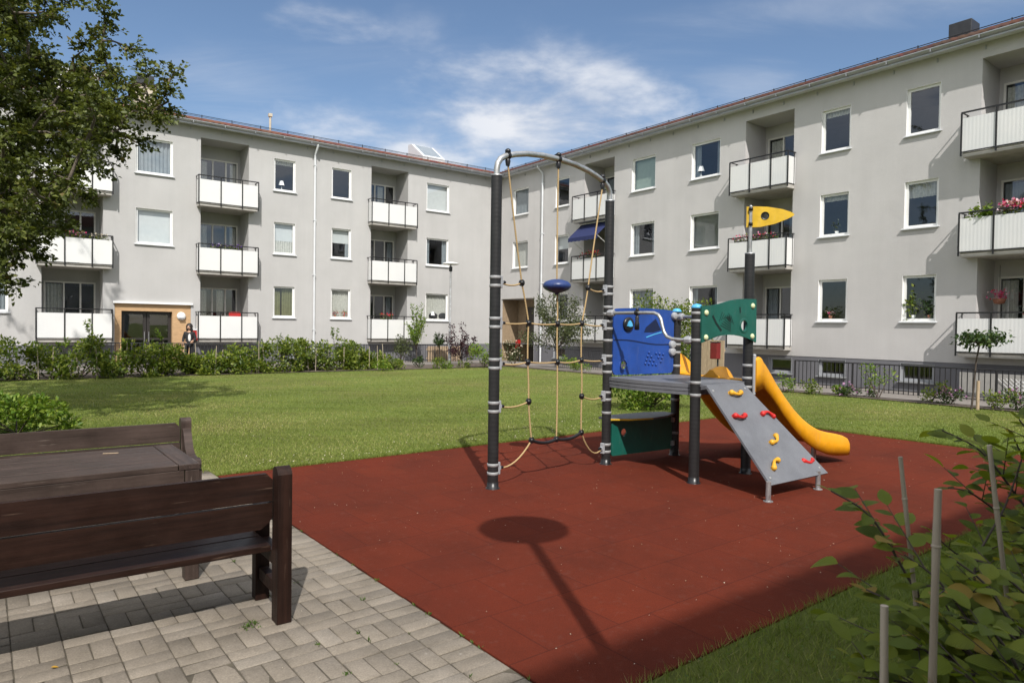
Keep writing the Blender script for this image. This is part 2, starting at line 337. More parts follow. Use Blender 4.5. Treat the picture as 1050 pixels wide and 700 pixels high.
def _glass():
    mt = bpy.data.materials.new('window_glass'); mt.use_nodes = True; nt = mt.node_tree; nt.nodes.clear()
    o = nt.nodes.new('ShaderNodeOutputMaterial'); t = nt.nodes.new('ShaderNodeBsdfTransparent'); t.inputs[0].default_value = (0.84, 0.87, 0.87, 1)
    g = nt.nodes.new('ShaderNodeBsdfGlossy'); g.inputs['Roughness'].default_value = 0.015; g.inputs[0].default_value = (0.9, 0.93, 1, 1)
    lw = nt.nodes.new('ShaderNodeLayerWeight'); lw.inputs[0].default_value = 0.5
    pw = N(nt, 'ShaderNodeMath', operation='POWER'); nt.links.new(lw.outputs['Facing'], pw.inputs[0]); pw.inputs[1].default_value = 3.0
    f = N(nt, 'ShaderNodeMath', operation='MULTIPLY_ADD'); nt.links.new(pw.outputs[0], f.inputs[0]); f.inputs[1].default_value = 0.8; f.inputs[2].default_value = 0.10
    tc = coords(nt); n = N(nt, 'ShaderNodeTexNoise', Scale=1.4, Detail=1.0); nt.links.new(tc, n.inputs['Vector'])
    nt.links.new(bump(nt, n.outputs[0], 0.05, 0.02), g.inputs['Normal'])
    mx = nt.nodes.new('ShaderNodeMixShader'); nt.links.new(f.outputs[0], mx.inputs[0]); nt.links.new(t.outputs[0], mx.inputs[1]); nt.links.new(g.outputs[0], mx.inputs[2])
    nt.links.new(mx.outputs[0], o.inputs[0]); return mt
M['glass'] = _glass()
def _tiles(name, a, b_):
    mt, nt, b = nmat(name); co = coords(nt)
    n = N(nt, 'ShaderNodeTexNoise', Scale=1.6, Detail=6.0, Roughness=0.7); nt.links.new(co, n.inputs['Vector'])
    v = N(nt, 'ShaderNodeTexVoronoi', Scale=4.0); nt.links.new(co, v.inputs['Vector'])
    c = ramp(nt, n.outputs[0], [(0.3, a), (0.7, b_)]); c = mixc(nt, 0.18, c, v.outputs['Color'], 'OVERLAY')
    nt.links.new(c, b.inputs['Base Color']); b.inputs['Roughness'].default_value = 0.8; return mt
M['tiles'] = _tiles('red_clay_tiles', (0.10, 0.035, 0.024), (0.17, 0.066, 0.044))
M['tiles_shaded'] = _tiles('shaded_clay_tiles', (0.065, 0.026, 0.019), (0.12, 0.047, 0.033))  # same clay tiles, the right roof's shade put into the colour

A37 = R(37.0)
def _lawn():
    mt, nt, b = nmat('mown_lawn'); co = coords(nt)
    n1 = N(nt, 'ShaderNodeTexNoise', Scale=0.35, Detail=6.0, Roughness=0.65); nt.links.new(co, n1.inputs['Vector'])
    n2 = N(nt, 'ShaderNodeTexNoise', Scale=60.0, Detail=5.0, Roughness=0.75); nt.links.new(co, n2.inputs['Vector'])
    st = coords(nt, (0.25, 2.6, 1), -R(20)); n3 = N(nt, 'ShaderNodeTexNoise', Scale=1.0, Detail=4.0); nt.links.new(st, n3.inputs['Vector'])
    c = ramp(nt, n2.outputs[0], [(0.25, (0.085, 0.118, 0.024)), (0.5, (0.155, 0.205, 0.043)), (0.75, (0.23, 0.265, 0.078))])
    c = mixc(nt, ramp(nt, n1.outputs[0], [(0.42, (0,)*3), (0.66, (0.8,)*3)]), c, (0.17, 0.165, 0.055))
    c = mixc(nt, 1.0, c, ramp(nt, n3.outputs[0], [(0.35, (0.82,)*3), (0.65, (1.15,)*3)]), 'MULTIPLY')
    nt.links.new(c, b.inputs['Base Color']); b.inputs['Roughness'].default_value = 0.9; b.inputs['Specular IOR Level'].default_value = 0.15
    nt.links.new(bump(nt, n2.outputs[0], 1.0, 0.04), b.inputs['Normal']); return mt
M['lawn'] = _lawn()
def _mat():
    mt, nt, b = nmat('red_rubber_tiles'); co = coords(nt)
    br = N(nt, 'ShaderNodeTexBrick', Scale=1.0); nt.links.new(co, br.inputs['Vector'])
    br.inputs['Mortar Size'].default_value = 0.004; br.inputs['Brick Width'].default_value = 0.5; br.inputs['Row Height'].default_value = 0.5; br.inputs['Mortar Smooth'].default_value = 0.4; br.offset = 0.5
    br.inputs['Color1'].default_value = (0.117, 0.0222, 0.0104, 1); br.inputs['Color2'].default_value = (0.105, 0.0202, 0.0102, 1); br.inputs['Mortar'].default_value = (0.068, 0.0150, 0.0090, 1)
    n1 = N(nt, 'ShaderNodeTexNoise', Scale=0.9, Detail=7.0, Roughness=0.7); nt.links.new(co, n1.inputs['Vector'])
    n2 = N(nt, 'ShaderNodeTexNoise', Scale=260.0, Detail=2.0); nt.links.new(co, n2.inputs['Vector'])
    n3 = N(nt, 'ShaderNodeTexNoise', Scale=14.0, Detail=6.0, Roughness=0.75); nt.links.new(co, n3.inputs['Vector'])
    c = mixc(nt, 1.0, br.outputs[0], ramp(nt, n1.outputs[0], [(0.28, (0.70, 0.78, 0.86)), (0.5, (1.0, 1.0, 1.0)), (0.72, (1.2, 1.1, 1.02))]), 'MULTIPLY')
    c = mixc(nt, 1.0, c, ramp(nt, n2.outputs[0], [(0.25, (0.62,)*3), (0.75, (1.3,)*3)]), 'MULTIPLY')
    c = mixc(nt, ramp(nt, n3.outputs[0], [(0.56, (0,)*3), (0.75, (0.28,)*3)]), c, (0.16, 0.085, 0.066))
    nt.links.new(c, b.inputs['Base Color']); b.inputs['Roughness'].default_value = 0.92; b.inputs['Specular IOR Level'].default_value = 0.12
    h = bump(nt, br.outputs['Fac'], -0.7, 0.006) if False else None
    nt.links.new(bump(nt, n2.outputs[0], 0.7, 0.004), b.inputs['Normal']); return mt
M['mat'] = _mat()
def _paver():
    mt, nt, b = nmat('concrete_pavers'); co = coords(nt)
    a = N(nt, 'ShaderNodeAttribute'); a.attribute_name = 'rnd'
    n1 = N(nt, 'ShaderNodeTexNoise', Scale=120.0, Detail=4.0, Roughness=0.7); nt.links.new(co, n1.inputs['Vector'])
    n2 = N(nt, 'ShaderNodeTexNoise', Scale=4.0, Detail=7.0, Roughness=0.72); nt.links.new(co, n2.inputs['Vector'])
    n3 = N(nt, 'ShaderNodeTexNoise', Scale=22.0, Detail=4.0, Roughness=0.6); nt.links.new(co, n3.inputs['Vector'])
    c = ramp(nt, a.outputs['Fac'], [(0.0, (0.165, 0.142, 0.115)), (0.08, (0.205, 0.176, 0.142)), (0.8, (0.236, 0.203, 0.164)), (1.0, (0.262, 0.229, 0.19))])
    c = mixc(nt, 1.0, c, ramp(nt, n1.outputs[0], [(0.25, (0.66,)*3), (0.75, (1.25,)*3)]), 'MULTIPLY')
    c = mixc(nt, 1.0, c, ramp(nt, n2.outputs[0], [(0.3, (0.78, 0.77, 0.74)), (0.65, (1.1,)*3)]), 'MULTIPLY')
    c = mixc(nt, ramp(nt, n3.outputs[0], [(0.70, (0,)*3), (0.78, (0.7,)*3)]), c, (0.52, 0.50, 0.46))
    nt.links.new(c, b.inputs['Base Color']); b.inputs['Roughness'].default_value = 0.9
    nt.links.new(bump(nt, n1.outputs[0], 0.6, 0.004), b.inputs['Normal']); return mt
M['paver'] = _paver()
M['joint'] = simple('joint_sand', (0.085, 0.072, 0.052), 0.95, var=0.4, scale=12, bmp=0.8, bscale=80)
M['path'] = simple('path_asphalt', (0.20, 0.18, 0.165), 0.92, var=0.2, scale=3, bmp=0.5, bscale=90)

# ------------------------------------------------------------------ light, sky, exposure
SUN_AZ, SUN_EL = R(100.15), R(46.1)          # the way the light travels, and its height
sd = Vector((math.cos(SUN_AZ)*math.cos(SUN_EL), math.sin(SUN_AZ)*math.cos(SUN_EL), -math.sin(SUN_EL)))
sl = bpy.data.lights.new('sun', 'SUN'); sl.energy = 3.7; sl.angle = R(0.53); sl.color = (1.0, 0.955, 0.895)
so = bpy.data.objects.new('sun', sl); col.objects.link(so); so.rotation_euler = sd.to_track_quat('-Z', 'Y').to_euler(); so.location = (0, -20, 40)
w = bpy.data.worlds.new('World'); sc.world = w; w.use_nodes = True; nt = w.node_tree
bg = nt.nodes['Background']; sky = nt.nodes.new('ShaderNodeTexSky'); sky.sky_type = 'NISHITA'; sky.sun_disc = False
sky.sun_elevation = SUN_EL; sky.sun_rotation = R(90) - (SUN_AZ + math.pi); sky.air_density = 1.0; sky.dust_density = 0.6; sky.ozone_density = 2.6
SKY_STRENGTH = 0.094
# clouds: a layer of fractal noise high above, gathered where the photograph has its banks
def build_sky():
    L = nt.links.new
    tc = nt.nodes.new('ShaderNodeTexCoord'); nv = N(nt, 'ShaderNodeVectorMath', operation='NORMALIZE'); L(tc.outputs['Generated'], nv.inputs[0])
    sp = nt.nodes.new('ShaderNodeSeparateXYZ'); L(nv.outputs[0], sp.inputs[0])
    zz = N(nt, 'ShaderNodeMath', operation='ADD'); L(sp.outputs[2], zz.inputs[0]); zz.inputs[1].default_value = 0.12
    dv = N(nt, 'ShaderNodeVectorMath', operation='DIVIDE'); L(nv.outputs[0], dv.inputs[0]); cb = nt.nodes.new('ShaderNodeCombineXYZ')
    for i in range(3): L(zz.outputs[0], cb.inputs[i])
    L(cb.outputs[0], dv.inputs[1])
    n1 = N(nt, 'ShaderNodeTexNoise', Scale=3.1, Detail=10.0, Roughness=0.56, Distortion=0.15); L(dv.outputs[0], n1.inputs['Vector'])
    mp = nt.nodes.new('ShaderNodeMapping'); mp.inputs['Scale'].default_value = (0.7, 2.4, 1); mp.inputs['Rotation'].default_value = (0, 0, R(12)); L(dv.outputs[0], mp.inputs[0])
    n2 = N(nt, 'ShaderNodeTexNoise', Scale=1.3, Detail=8.0, Roughness=0.62, Distortion=0.6); L(mp.outputs[0], n2.inputs['Vector'])
    total = None
    def bank(px, py, rx, ry, thr, soft, amp, noise):
        nonlocal total
        d = ray(px, py).normalized(); rt = d.cross(Vector((0, 0, 1))).normalized(); up = rt.cross(d)
        outs = []
        for ax, r_ in ((rt, rx / FPX), (up, ry / FPX)):
            dt = N(nt, 'ShaderNodeVectorMath', operation='DOT_PRODUCT'); L(nv.outputs[0], dt.inputs[0]); dt.inputs[1].default_value = ax / r_
            sq = N(nt, 'ShaderNodeMath', operation='POWER'); ab = N(nt, 'ShaderNodeMath', operation='ABSOLUTE'); L(dt.outputs['Value'], ab.inputs[0]); L(ab.outputs[0], sq.inputs[0]); sq.inputs[1].default_value = 2.0; outs.append(sq)
        ad = N(nt, 'ShaderNodeMath', operation='ADD'); L(outs[0].outputs[0], ad.inputs[0]); L(outs[1].outputs[0], ad.inputs[1])
        fr = N(nt, 'ShaderNodeVectorMath', operation='DOT_PRODUCT'); L(nv.outputs[0], fr.inputs[0]); fr.inputs[1].default_value = d
        ex = N(nt, 'ShaderNodeMath', operation='MULTIPLY'); L(ad.outputs[0], ex.inputs[0]); ex.inputs[1].default_value = -1.0
        e2 = N(nt, 'ShaderNodeMath', operation='EXPONENT'); L(ex.outputs[0], e2.inputs[0])
        fw = N(nt, 'ShaderNodeMath', operation='GREATER_THAN'); L(fr.outputs['Value'], fw.inputs[0]); fw.inputs[1].default_value = 0.1
        mk = N(nt, 'ShaderNodeMath', operation='MULTIPLY'); L(e2.outputs[0], mk.inputs[0]); L(fw.outputs[0], mk.inputs[1])
        a2 = N(nt, 'ShaderNodeMath', operation='MULTIPLY_ADD'); L(mk.outputs[0], a2.inputs[0]); a2.inputs[1].default_value = 0.42; L(noise.outputs[0], a2.inputs[2])
        mr = N(nt, 'ShaderNodeMapRange'); mr.interpolation_type = 'SMOOTHSTEP'; L(a2.outputs[0], mr.inputs[0]); mr.inputs[1].default_value = thr; mr.inputs[2].default_value = thr + soft; mr.inputs[3].default_value = 0; mr.inputs[4].default_value = amp
        m2 = N(nt, 'ShaderNodeMath', operation='MULTIPLY'); L(mr.outputs[0], m2.inputs[0]); L(mk.outputs[0], m2.inputs[1])
        m3 = N(nt, 'ShaderNodeMath', operation='SQRT'); L(m2.outputs[0], m3.inputs[0])
        m4 = N(nt, 'ShaderNodeMath', operation='MULTIPLY'); L(m3.outputs[0], m4.inputs[0]); L(mr.outputs[0], m4.inputs[1])
        if total is None: total = m4.outputs[0]
        else:
            mxn = N(nt, 'ShaderNodeMath', operation='MAXIMUM'); L(total, mxn.inputs[0]); L(m4.outputs[0], mxn.inputs[1]); total = mxn.outputs[0]
    bank(565, 122, 150, 70, 0.50, 0.50, 1.0, n1)
    bank(470, 152, 200, 62, 0.53, 0.55, 0.9, n1)
    bank(335, 25, 75, 45, 0.72, 0.45, 0.75, n1)
    bank(240, 105, 120, 60, 0.70, 0.45, 0.40, n2)
    bank(770, 85, 80, 34, 0.64, 0.45, 0.42, n2)
    bank(880, 2, 260, 34, 0.62, 0.45, 0.42, n2)
    bank(520, 60, 340, 40, 0.72, 0.45, 0.30, n2)
    # unseen bright cloud added behind the viewpoint and overhead to lift the fill light
    bk = N(nt, 'ShaderNodeVectorMath', operation='DOT_PRODUCT'); L(nv.outputs[0], bk.inputs[0]); bk.inputs[1].default_value = (-0.05, -0.50, 0.865)
    b1 = N(nt, 'ShaderNodeMapRange'); b1.interpolation_type = 'SMOOTHSTEP'; L(bk.outputs['Value'], b1.inputs[0]); b1.inputs[1].default_value = 0.22; b1.inputs[2].default_value = 0.55
    b2 = N(nt, 'ShaderNodeMapRange'); b2.interpolation_type = 'SMOOTHSTEP'; L(n1.outputs[0], b2.inputs[0]); b2.inputs[1].default_value = 0.34; b2.inputs[2].default_value = 0.54
    b3 = N(nt, 'ShaderNodeMath', operation='MULTIPLY'); L(b1.outputs[0], b3.inputs[0]); L(b2.outputs[0], b3.inputs[1])
    # whiter away from the noise valleys, greyer in the thick parts
    cc = ramp(nt, n1.outputs[0], [(0.40, (5.0, 5.4, 6.2)), (0.62, (7.0, 7.15, 7.5))])
    mx = mixc(nt, total, sky.outputs[0], cc)
    mx = mixc(nt, b3.outputs[0], mx, (10.6, 10.5, 10.2))
    return mx
nt.links.new(build_sky(), bg.inputs[0]); bg.inputs[1].default_value = SKY_STRENGTH
vs = sc.view_settings; vs.view_transform = 'Standard'; vs.look = 'None'; vs.exposure = 0.42; vs.gamma = 1.0; vs.use_curve_mapping = False
sc.cycles.max_bounces = 6; sc.cycles.transparent_max_bounces = 12; sc.cycles.caustics_reflective = False; sc.cycles.caustics_refractive = False
try: sc.cycles.use_denoising = True
except Exception: pass

# ------------------------------------------------------------------ ground
K = Vector((-0.767, 37.756, 0))                     # inner corner of the two blocks
dL = Vector((math.cos(A37), math.sin(A37), 0)); nL = Vector((math.sin(A37), -math.cos(A37), 0))
dR = Vector((-math.sin(A37), math.cos(A37), 0)); nR = Vector((-math.cos(A37), -math.sin(A37), 0))
def LP(s, d, z=0.0): return K - dL*s + nL*d + Vector((0, 0, z))     # s along the left facade, d out from it
def RP(s, d, z=0.0): return K - dR*s + nR*d + Vector((0, 0, z))
def gz_np(X, Y):
    px, py = X - K.x, Y - K.y
    dl = px*nL.x + py*nL.y; dr = px*nR.x + py*nR.y; s = -(px*dL.x + py*dL.y)
    sm = lambda t: np.clip(t, 0, 1)**2 * (3 - 2*np.clip(t, 0, 1))
    return -0.2 * np.maximum(sm((5.2-dr)/4), sm((6.0-dl)/4.5) * np.clip(1 - s/22, 0, 1))
def gzf(x, y): return float(gz_np(np.array([x]), np.array([y]))[0])
def on_ground(p): return Vector((p.x, p.y, gzf(p.x, p.y)))
def lift(p):
    """follow the pixel's ray point down to the sloping ground"""
    d = (p - EYE); q = p
    for _ in range(6): q = EYE + d * ((gzf(q.x, q.y) - 1.6) / d.z)
    return q
def GP(x, y): return lift(ground_at(x, y))

def grid_uv(us, vs, f):
    V = np.array([f(u, v) for u in us for v in vs], float).reshape(-1, 3); nv = len(vs); F = []
    for i in range(len(us)-1):
        for j in range(nv-1): F.append((i*nv+j, (i+1)*nv+j, (i+1)*nv+j+1, i*nv+j+1))
    return V, np.array(F)
far = [-900, -400, -200, -120, -80, -60]
us = np.array(far + list(np.arange(-44, 36.1, 0.75)) + [50, 70, 100, 200, 400, 900], float)
vs_ = np.array(far + list(np.arange(-44, 20.1, 0.75)) + [30, 45, 70, 100, 200, 400, 900], float)
U, W = np.meshgrid(us, vs_, indexing='ij')
X = K.x + dL.x*U - nL.x*W; Y = K.y + dL.y*U - nL.y*W     # u along the left block, v away behind it
V = np.stack([X, Y, gz_np(X, Y)], -1).reshape(-1, 3); nv = len(vs_)
F = np.array([(i*nv+j, (i+1)*nv+j, (i+1)*nv+j+1, i*nv+j+1) for i in range(len(us)-1) for j in range(nv-1)])
tag(np_mesh('lawn', V, F, M['lawn'], smooth=True), kind='structure')

def strip(name, P, s0, s1, d0, d1, mat, up):
    ss = np.linspace(s0, s1, int((s1-s0)/0.75)+2); ds = np.linspace(d0, d1, max(3, int((d1-d0)/0.4)+2))
    def f(s, d):
        p = P(s, d); return (p.x, p.y, gzf(p.x, p.y)+up)
    V, F = grid_uv(ss, ds, f)
    return tag(np_mesh(name, V, F, mat, smooth=True), kind='structure')
strip('path', RP, 0.05, 30, 0.02, 4.75, M['path'], 0.03)
strip('path', LP, 4.9, 30, 0.02, 5.6, M['path'], 0.026)
strip('planting_bed', LP, 4.85, 28, 5.6, 8.0, M['soil'], 0.02)
strip('planting_bed', RP, 4.2, 30, 4.75, 5.25, M['soil'], 0.02)

# rubber surface and pavers share one frame: e1 along the far edge, e2 towards the camera
MA = Vector((-3.07, 7.13, 0)); e1 = Vector((math.cos(R(38)), math.sin(R(38)), 0)); e2 = Vector((math.sin(R(38)), -math.cos(R(38)), 0))
ML, MW = 8.92, 5.48
mb = MB(); mb.box(0, ML, -MW, 0, -0.05, 0.012)
o = mb.build('rubber_surface', M['mat'], bevel=0.006); o.location = MA; o.rotation_euler = (0, 0, R(38)); tag(o, kind='structure')

def pavers():
    V = []; F = []; rn = []
    W, J, B = 0.205, 0.0028, 0.004
    def block(u0, u1, v0, v1):
        u0 += J; u1 -= J; v0 += J; v1 -= J
        h = 0.006 + random.uniform(-0.0025, 0.0025); tx = random.uniform(-0.0018, 0.0018); ty = random.uniform(-0.0018, 0.0018)
        b = len(V); jj = lambda: random.uniform(-0.0012, 0.0012)
        for (a, c, z) in ((u0, v0, -0.03), (u1, v0, -0.03), (u1, v1, -0.03), (u0, v1, -0.03)): V.append((a, c, z))
        for (a, c, sx, sy) in ((u0, v0, -1, -1), (u1, v0, 1, -1), (u1, v1, 1, 1), (u0, v1, -1, 1)): V.append((a, c, h - B*0.7))
        for (a, c, sx, sy) in ((u0+B, v0+B, -1, -1), (u1-B, v0+B, 1, -1), (u1-B, v1-B, 1, 1), (u0+B, v1-B, -1, 1)): V.append((a+jj(), c+jj(), h + sx*tx + sy*ty))
        r_ = random.random()
        for q in ((0,1,5,4),(1,2,6,5),(2,3,7,6),(3,0,4,7),(4,5,9,8),(5,6,10,9),(6,7,11,10),(7,4,8,11),(8,9,10,11)): F.append([b+i for i in q]); rn.append(r_)
    n = 30
    for i in range(n):
        u1 = -0.004 - i*W; u0 = u1 - W
        v = -8.4 + (0.0 if i == 0 else (i*0.103 + random.uniform(-0.012, 0.012)) % 0.41) - 0.41
        k = 0
        while v < 0.15:
            if i == 0: block(u0, u1, v, v+0.1025); v += 0.1025; continue
            if k % 2 == 0:
                block(u0, u1, v, v+0.1025); block(u0, u1, v+0.1025, v+0.205)
            else:
                um = (u0+u1)/2; block(u0, um, v, v+0.205); block(um, u1, v, v+0.205)
            v += 0.205; k += 1
    o = np_mesh('paving', np.array(V), np.array(F), M['paver'], rnd=np.array(rn)); o.location = MA; o.rotation_euler = (0, 0, R(38)); tag(o, kind='structure')
    mb = MB(); mb.box(-30*W-0.1, -0.003, -8.8, 0.40, -0.06, 0.002)
    o = mb.build('paving_joints', M['joint']); o.location = MA; o.rotation_euler = (0, 0, R(38)); tag(o, kind='structure')
pavers()

# ------------------------------------------------------------------ vegetation helpers
def unit(a): return a / np.maximum(np.linalg.norm(a, axis=-1, keepdims=True), 1e-9)
def leaf_mesh(name, P, D, Nn, L, Wd, mat, parent=None, rnd=None, fold=0.18):
    """kite-shaped leaves: base P, direction D, normal Nn, length L, width Wd (arrays)"""
    n = len(P); D = unit(D); S = unit(np.cross(D, Nn)); Nn = np.cross(S, D)
    L = np.asarray(L).reshape(-1, 1); Wd = np.asarray(Wd).reshape(-1, 1)
    a = P; t = P + D*L - Nn*L*0.12; m_ = P + D*L*0.5
    l = m_ + S*Wd*0.5 + Nn*Wd*fold; r = m_ - S*Wd*0.5 + Nn*Wd*fold
    V = np.stack([a, l, t, r], 1).reshape(-1, 3); i = np.arange(n)*4
    F = np.concatenate([np.stack([i, i+1, i+2], 1), np.stack([i, i+2, i+3], 1)])
    if rnd is None: rnd = rng.random(n)
    return np_mesh(name, V, F, mat, parent, rnd=np.concatenate([rnd, rnd]))
def fine_leaf_mesh(name, P, D, Nn, L, Wd, mat, parent=None, rnd=None):
    """close-up leaves: folded along the rib, arched and pointed"""
    prof = np.array([(0.0, 0.03), (0.14, 0.60), (0.32, 0.96), (0.52, 0.98), (0.72, 0.76), (0.88, 0.40), (1.0, 0.02)])
    n = len(P); D = unit(D); S = unit(np.cross(D, Nn)); Nn = np.cross(S, D); L = np.asarray(L).reshape(-1, 1); Wd = np.asarray(Wd).reshape(-1, 1)
    cv = rng.uniform(0.05, 0.35, (n, 1)); fo = rng.uniform(0.05, 0.30, (n, 1)); tw = rng.uniform(-0.15, 0.15, (n, 1))
    V = []; UV = []
    for (t, wv) in prof:
        c = P + D*L*t - Nn*L*cv*t*t + S*L*tw*t*t
        for sd_ in (-1, 0, 1):
            V.append(c + S*Wd*0.5*wv*sd_ + Nn*Wd*fo*wv*abs(sd_)*0.5); UV.append(np.tile([0.5+0.5*wv*sd_, t], (n, 1)))
    k = len(prof)*3; V = np.stack(V, 1).reshape(-1, 3); UV = np.stack(UV, 1).reshape(-1, 2)
    base = np.arange(n)[:, None]*k; q = []
    for i in range(len(prof)-1):
        for j in range(2): q.append((i*3+j, i*3+j+1, (i+1)*3+j+1, (i+1)*3+j))
    F = (base[:, None, :] + np.array(q)[None]).reshape(-1, 4)
    if rnd is None: rnd = rng.random(n)
    return np_mesh(name, V, F, mat, parent, rnd=np.repeat(rnd, len(q)), uv=UV, smooth=True)
def shrub(name, label, cat, loc, h, r, n, size, mat, group=None, stems=5, lumps=9, low=0.05, flowers=None, nf=0, up=0.4, aspect=0.6, twig=None):
    """leaf clumps carried on a few stems; optional flowers near the top"""
    t = thing(name, label, cat, loc, random.uniform(0, 6.28), group)
    mb = MB(); C = []
    for i in range(lumps):
        a = random.uniform(0, 6.28); rr = r*math.sqrt(random.random())*0.8; zz = h*random.uniform(low+0.12, 0.88)
        C.append((rr*math.cos(a), rr*math.sin(a), zz, random.uniform(0.28, 0.5)*min(r, h*0.8)))
    for i in range(stems):
        c = C[i % len(C)]; b = (random.uniform(-.1, .1)*r, random.uniform(-.1, .1)*r, 0)
        mb.tube([b, ((b[0]+c[0])*0.5+random.uniform(-.08, .08)*r, (b[1]+c[1])*0.5, c[2]*0.5), c[:3]], [0.012*(0.5+h), 0.009*(0.5+h), 0.004], 5)
    mb.build('stem', M['stem'], t)
    ci = rng.integers(0, len(C), n); C = np.array(C); d = unit(rng.normal(size=(n, 3))); rad = rng.random((n, 1))**0.45
    P = C[ci, :3] + d*rad*C[ci, 3:4]*np.array([1, 1, 0.85]); P[:, 2] = np.maximum(P[:, 2], 0.02 + rng.random(n)*0.05)
    D = unit(d + rng.normal(size=(n, 3))*0.6 + np.array([0, 0, up])); Nn = unit(rng.normal(size=(n, 3))*0.6 + np.array([0, 0, 1.0]))
    L = size*rng.uniform(0.6, 1.3, n)
    leaf_mesh('foliage', P, D, Nn, L, L*aspect, mat, t)
    if flowers:
        P = C[rng.integers(0, len(C), nf), :3] + unit(rng.normal(size=(nf, 3)) + np.array([0, 0, .8]))*r*0.45
        leaf_mesh('blossom', P, rng.normal(size=(nf, 3)), rng.normal(size=(nf, 3)) + np.array([0, -1, 1]), np.full(nf, size*1.1), np.full(nf, size*0.9), flowers, t)
    return t

# ------------------------------------------------------------------ apartment blocks
PROT, RECESS = 0.45, 1.3
STORY = 2.8
def facade(mb, x0, x1, z0, z1, holes, y=0.0):
    """flat wall with rectangular openings (x0, x1, z0, z1, depth): cells, then reveals"""
    xs = sorted({x0, x1, *[v for h in holes for v in h[:2]]}); zs = sorted({z0, z1, *[v for h in holes for v in h[2:4]]})
    xs = [v for v in xs if x0-1e-6 <= v <= x1+1e-6]; zs = [v for v in zs if z0-1e-6 <= v <= z1+1e-6]
    for i in range(len(xs)-1):
        for j in range(len(zs)-1):
            cx, cz = (xs[i]+xs[i+1])/2, (zs[j]+zs[j+1])/2
            if any(h[0] < cx < h[1] and h[2] < cz < h[3] for h in holes): continue
            mb.quad((xs[i], y, zs[j]), (xs[i], y, zs[j+1]), (xs[i+1], y, zs[j+1]), (xs[i+1], y, zs[j]))
    for a, b, c, d, dp in holes:
        y2 = y - dp
        mb.quad((a, y, c), (a, y, d), (a, y2, d), (a, y2, c)); mb.quad((b, y, c), (b, y2, c), (b, y2, d), (b, y, d))
        mb.quad((a, y, d), (b, y, d), (b, y2, d), (a, y2, d)); mb.quad((a, y, c), (a, y2, c), (b, y2, c), (b, y, c))

def wavy(mb, x0, x1, z0, z1, y, amp=0.025, per=0.11, lift_mid=0.0):
    n = max(8, int(abs(x1-x0)/per*6)); ph = random.uniform(0, 6)
    pts = [(x0+(x1-x0)*i/n, y + amp*math.sin(i/6*6.283+ph) + amp*0.4*math.sin(i/2.3+ph)) for i in range(n+1)]
    vs = [(x, yy, z0) for x, yy in pts] + [(x, yy, z1) for x, yy in pts]
    mb.add(vs, [(i, i+1, n+2+i, n+1+i) for i in range(n)], True)

def window(B, x0, x1, z0, z1, style, sill=True, mat='frame'):
    """white casing lining the reveal, sash, pane set back, sill and what hangs inside"""
    x0, x1 = sorted((x0, x1)); D = 0.14; T = 0.012; y1 = -0.085
    f = MB()
    f.box(x0+.002, x0+T, -D, -0.001, z0+.002, z1-.002); f.box(x1-T, x1-.002, -D, -0.001, z0+.002, z1-.002)
    f.box(x0+T, x1-T, -D, -0.001, z1-T, z1-.002); f.box(x0+T, x1-T, -D, -0.001, z0+.002, z0+T)
    s = 0.075; a, b, c, d = x0+T, x1-T, z0+T, z1-T
    f.box(a, a+s, -D, y1, c, d); f.box(b-s, b, -D, y1, c, d); f.box(a+s, b-s, -D, y1, d-s, d); f.box(a+s, b-s, -D, y1, c, c+s)
    w_ = f.build('window', M[mat], B)
    g = MB(); g.quad((a+s-.01, -0.115, c+s-.01), (a+s-.01, -0.115, d-s+.01), (b-s+.01, -0.115, d-s+.01), (b-s+.01, -0.115, c+s-.01)); g.build('pane', M['glass'], w_)
    if sill:
        g = MB(); g.prism([(x0-.05, -.02, z0-.012), (x0-.05, .075, z0-.045), (x0-.05, .075, z0-.02), (x0-.05, -.02, z0+.002)], (x1-x0+.1, 0, 0)); g.build('sill', M['gutter_white' if mat == 'frame' else 'gutter'], w_)
    a += .02; b -= .02; yb = -0.22; W = b-a; H = d-c
    def cur(mat, *rects, amp=0.022, per=.1, nm='curtain'):
        m_ = MB()
        for r_ in rects: wavy(m_, a+W*r_[0], a+W*r_[1], c+H*r_[2], c+H*r_[3], yb, amp, per)
        m_.build(nm, mat, w_)
    def flat(mat, zf, nm='blind'):
        m_ = MB(); m_.box(a, b, yb-.006, yb, c+H*zf, d); m_.build(nm, mat, w_)
    if style == 'blind': flat(M['blind'], 0.02)
    elif style == 'half': flat(M['blind'], 0.52); cur(M['grey_curtain'], (0, .22, 0, .52))
    elif style == 'halflong': flat(M['blind'], 0.42); cur(M['lace'], (0, 1, 0, .42))
    elif style == 'green': flat(M['green_blind'], 0.0)
    elif style == 'veil': cur(M['grey_curtain'], (0, 1, 0, 1), amp=.03, per=.14); 
    elif style == 'lace': cur(M['lace'], (0, 1, 0, 1))
    elif style == 'olive': cur(M['olive_curtain'], (0, .55, 0, 1), (.62, 1, 0, .85))
    elif style == 'valance': cur(M['lace'], (0, 1, .66, 1)); cur(M['grey_curtain'], (0, .12, 0, .7))
    elif style == 'top': cur(M['lace'], (0, 1, .84, 1))
    elif style == 'sides': cur(M['grey_curtain'], (0, .2, 0, 1), (.8, 1, 0, 1))
    elif style == 'venetian':
        m_ = MB(); n = 34
        for i in range(n):
            z = c + H*(i+.5)/n; m_.add([(a, yb-.012, z-.012), (b, yb-.012, z-.012), (b, yb+.012, z+.010), (a, yb+.012, z+.010)], [(0, 1, 2, 3)])
        m_.build('blind', M['blind'], w_)
    return w_

